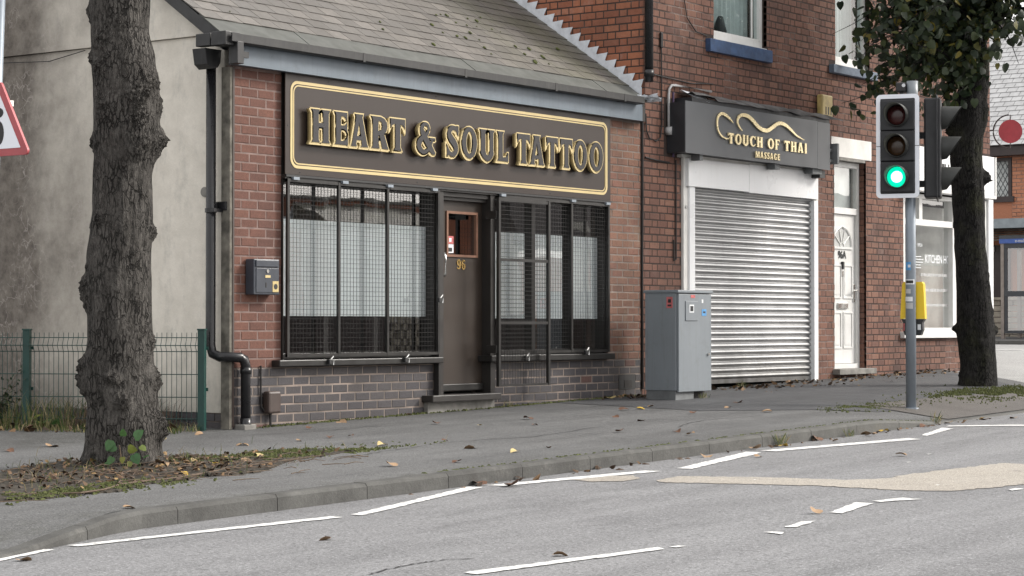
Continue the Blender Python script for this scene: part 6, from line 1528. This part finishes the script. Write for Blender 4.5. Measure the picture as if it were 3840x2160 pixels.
for x, y in ((KX0, KY1), (KX0, KY0), (KX1, KY1), (KX1, KY0)): bx('post', M['kiosk_post'], kk, x-.035, x+.035, y-.035, y+.035, kz-.05, 2.52)
for x in (KX0, KX1): 
    for a, b in ((1.425, 1.535), (.66, .72), (2.42, 2.52)): bx('rail', M['kiosk_grey'], kk, x-.03, x+.03, KY0+.036, KY1-.036, a, b)
for y in (KY0, KY1):
    for a, b in ((1.425, 1.535), (.66, .72), (2.42, 2.52)): bx('rail', M['kiosk_grey'], kk, KX0+.036, KX1-.036, y-.03, y+.03, a, b)
bx('inner_frame', M['kiosk_grey'], kk, KX0-.02, KX0+.02, KY1-.10, KY1-.036, .72, 2.42)
bx('glass_panel', M['glass'], kk, KX0-.004, KX0+.004, KY0+.04, KY1-.11, .72, 1.425); bx('glass_panel', M['glass'], kk, KX0-.004, KX0+.004, KY0+.04, KY1-.11, 1.535, 2.42)
bx('roof', M['kiosk_grey'], kk, KX0-.06, KX1+.06, KY0-.06, KY1+.06, 2.615, 2.68)
hb = bx('header', M['blue_strip'], kk, KX0-.055, KX1+.055, KY0-.055, KY1+.055, 2.52, 2.614)
me = text_mesh('header_text', 'e-mail - text', .095, .003, .9); me.transform(Matrix.Translation((KX0-.06, 4.16, 2.54)) @ Matrix.Rotation(R(-90), 4, 'Z')); put('header_text', me, M['paper'], hb)
bx('payphone', M['kiosk_grey'], kk, 28.40, 28.60, 4.0, 4.35, 1.35, 2.15); bx('handset', M['ink'], kk, 28.36, 28.40, 4.30, 4.36, 1.6, 2.0); bx('equipment_box', M['ink'], kk, 28.3, 28.6, 3.95, 4.3, .85, 1.34)
bx('back_panel', M['garden_stone'], kk, 28.64, 28.66, KY0+.036, 4.3, .72, 1.42)
rd = thing('hanging_sign', 'round red hanging sign on curved iron bracket beyond the dark tree', 'sign', (16.6, -.3, 3.78))
ax = Vector((-.85, -.52, 0)); cc = Vector((16.62, -.32, 3.775)); uu = Vector((.52, -.85, 0))
put('disc', MB().disc(cc, ax, .178, 28, th=.03).mesh('disc'), M['red_disc'], rd)
ring = [cc + uu*(.255*math.cos(R(t))) + Vector((0, 0, 1))*(.255*math.sin(R(t))) for t in range(95, 266, 10)]
put('bracket', MB().tube(ring, .012, 6).tube([cc + Vector((0, 0, .255)), cc + Vector((0, 0, .17))], .008, 5).tube([cc + Vector((0, 0, -.255)), cc + Vector((0, 0, -.17))], .008, 5).tube([ring[8], Vector((16.55, -.02, 3.8))], .012, 5).mesh('bracket'), M['far_trim'], rd)
flat('road_marking', [(22.6, -3.5), (22.78, -3.5), (22.78, 40), (22.6, 40)], lambda x, y: gz(x, max(y, -3.9)) - .012 - (.10*min(1, max(0, (1.67-y)/5.5)) if y >= -3.9 else .10), M['paint'], road, .006, .004, .8)

# ---------------------------------------------------------------- houses across the road, seen only in the glass
op = thing('opposite_terrace', 'low brick houses with white bay window across the road, reflected in the shop windows', 'house', (27, -19, .4))
OY = -19.0
bx('brick_wall', M['brick_g'], op, 12, 29.4, OY-.3, OY, -.2, 3.70); bx('parapet', M['stone'], op, 12, 29.5, OY-.35, OY+.04, 3.70, 3.78)
bay = bx('bay_window', M['white_upvc'], op, 22.4, 25.9, OY+.001, OY+.9, .9, 3.06)
for k in range(4): bx('bay_pane', M['net'], bay, 22.5+k*.85, 23.24+k*.85, OY+.905, OY+.92, 1.0, 2.8)
put('bay_roof', MB().prism([(OY+1.15, 3.06), (OY+1.15, 3.16), (OY, 3.62), (OY, 3.06)], 'x', 22.1, 26.2).mesh('bay_roof'), M['slate'], bay)
bx('bay_base', M['far_trim'], bay, 22.4, 25.9, OY+.002, OY+.93, -.3, .899)
for k in range(5): bx('flashing', M['lead'], op, 21.7+k*.12, 22.15+k*.12, OY+.002, OY+.02, 3.14+k*.09, 3.26+k*.09)
bx('garden_fence', M['far_trim'], op, 26.0, 29.3, OY+1.5, OY+1.55, .1, 1.1); bx('garden_fence', M['far_trim'], op, 19.0, 23.6, OY+1.5, OY+1.55, .1, 1.05)
for k in range(40): bx('wall_block', M['garden_stone'], op, 23.7+(k % 8)*.26+.13*((k//8) % 2), 23.83+(k % 8)*.26+.13*((k//8) % 2), OY+1.48, OY+1.56, .2+(k//8)*.17, .36+(k//8)*.17)
bx('white_wall', M['opp_render'], op, 29.5, 30.8, OY-.3, OY-.01, -.2, 3.2); bx('white_wall', M['opp_render'], op, 33.2, 33.9, OY-.3, OY-.01, -.2, 3.6); bx('brick_wall', M['brick_g'], op, 30.8, 33.2, OY-.3, OY-.02, -.2, 2.6); bx('brick_wall', M['brick_g'], op, 33.9, 60, OY-.3, OY-.02, -.2, 3.0)
put('roof', MB().prism([(OY+.3, 2.9), (OY-1.2, 5.2), (OY-2.4, 2.9)], 'x', 30.6, 60.2).mesh('roof'), M['far_trim'], op)
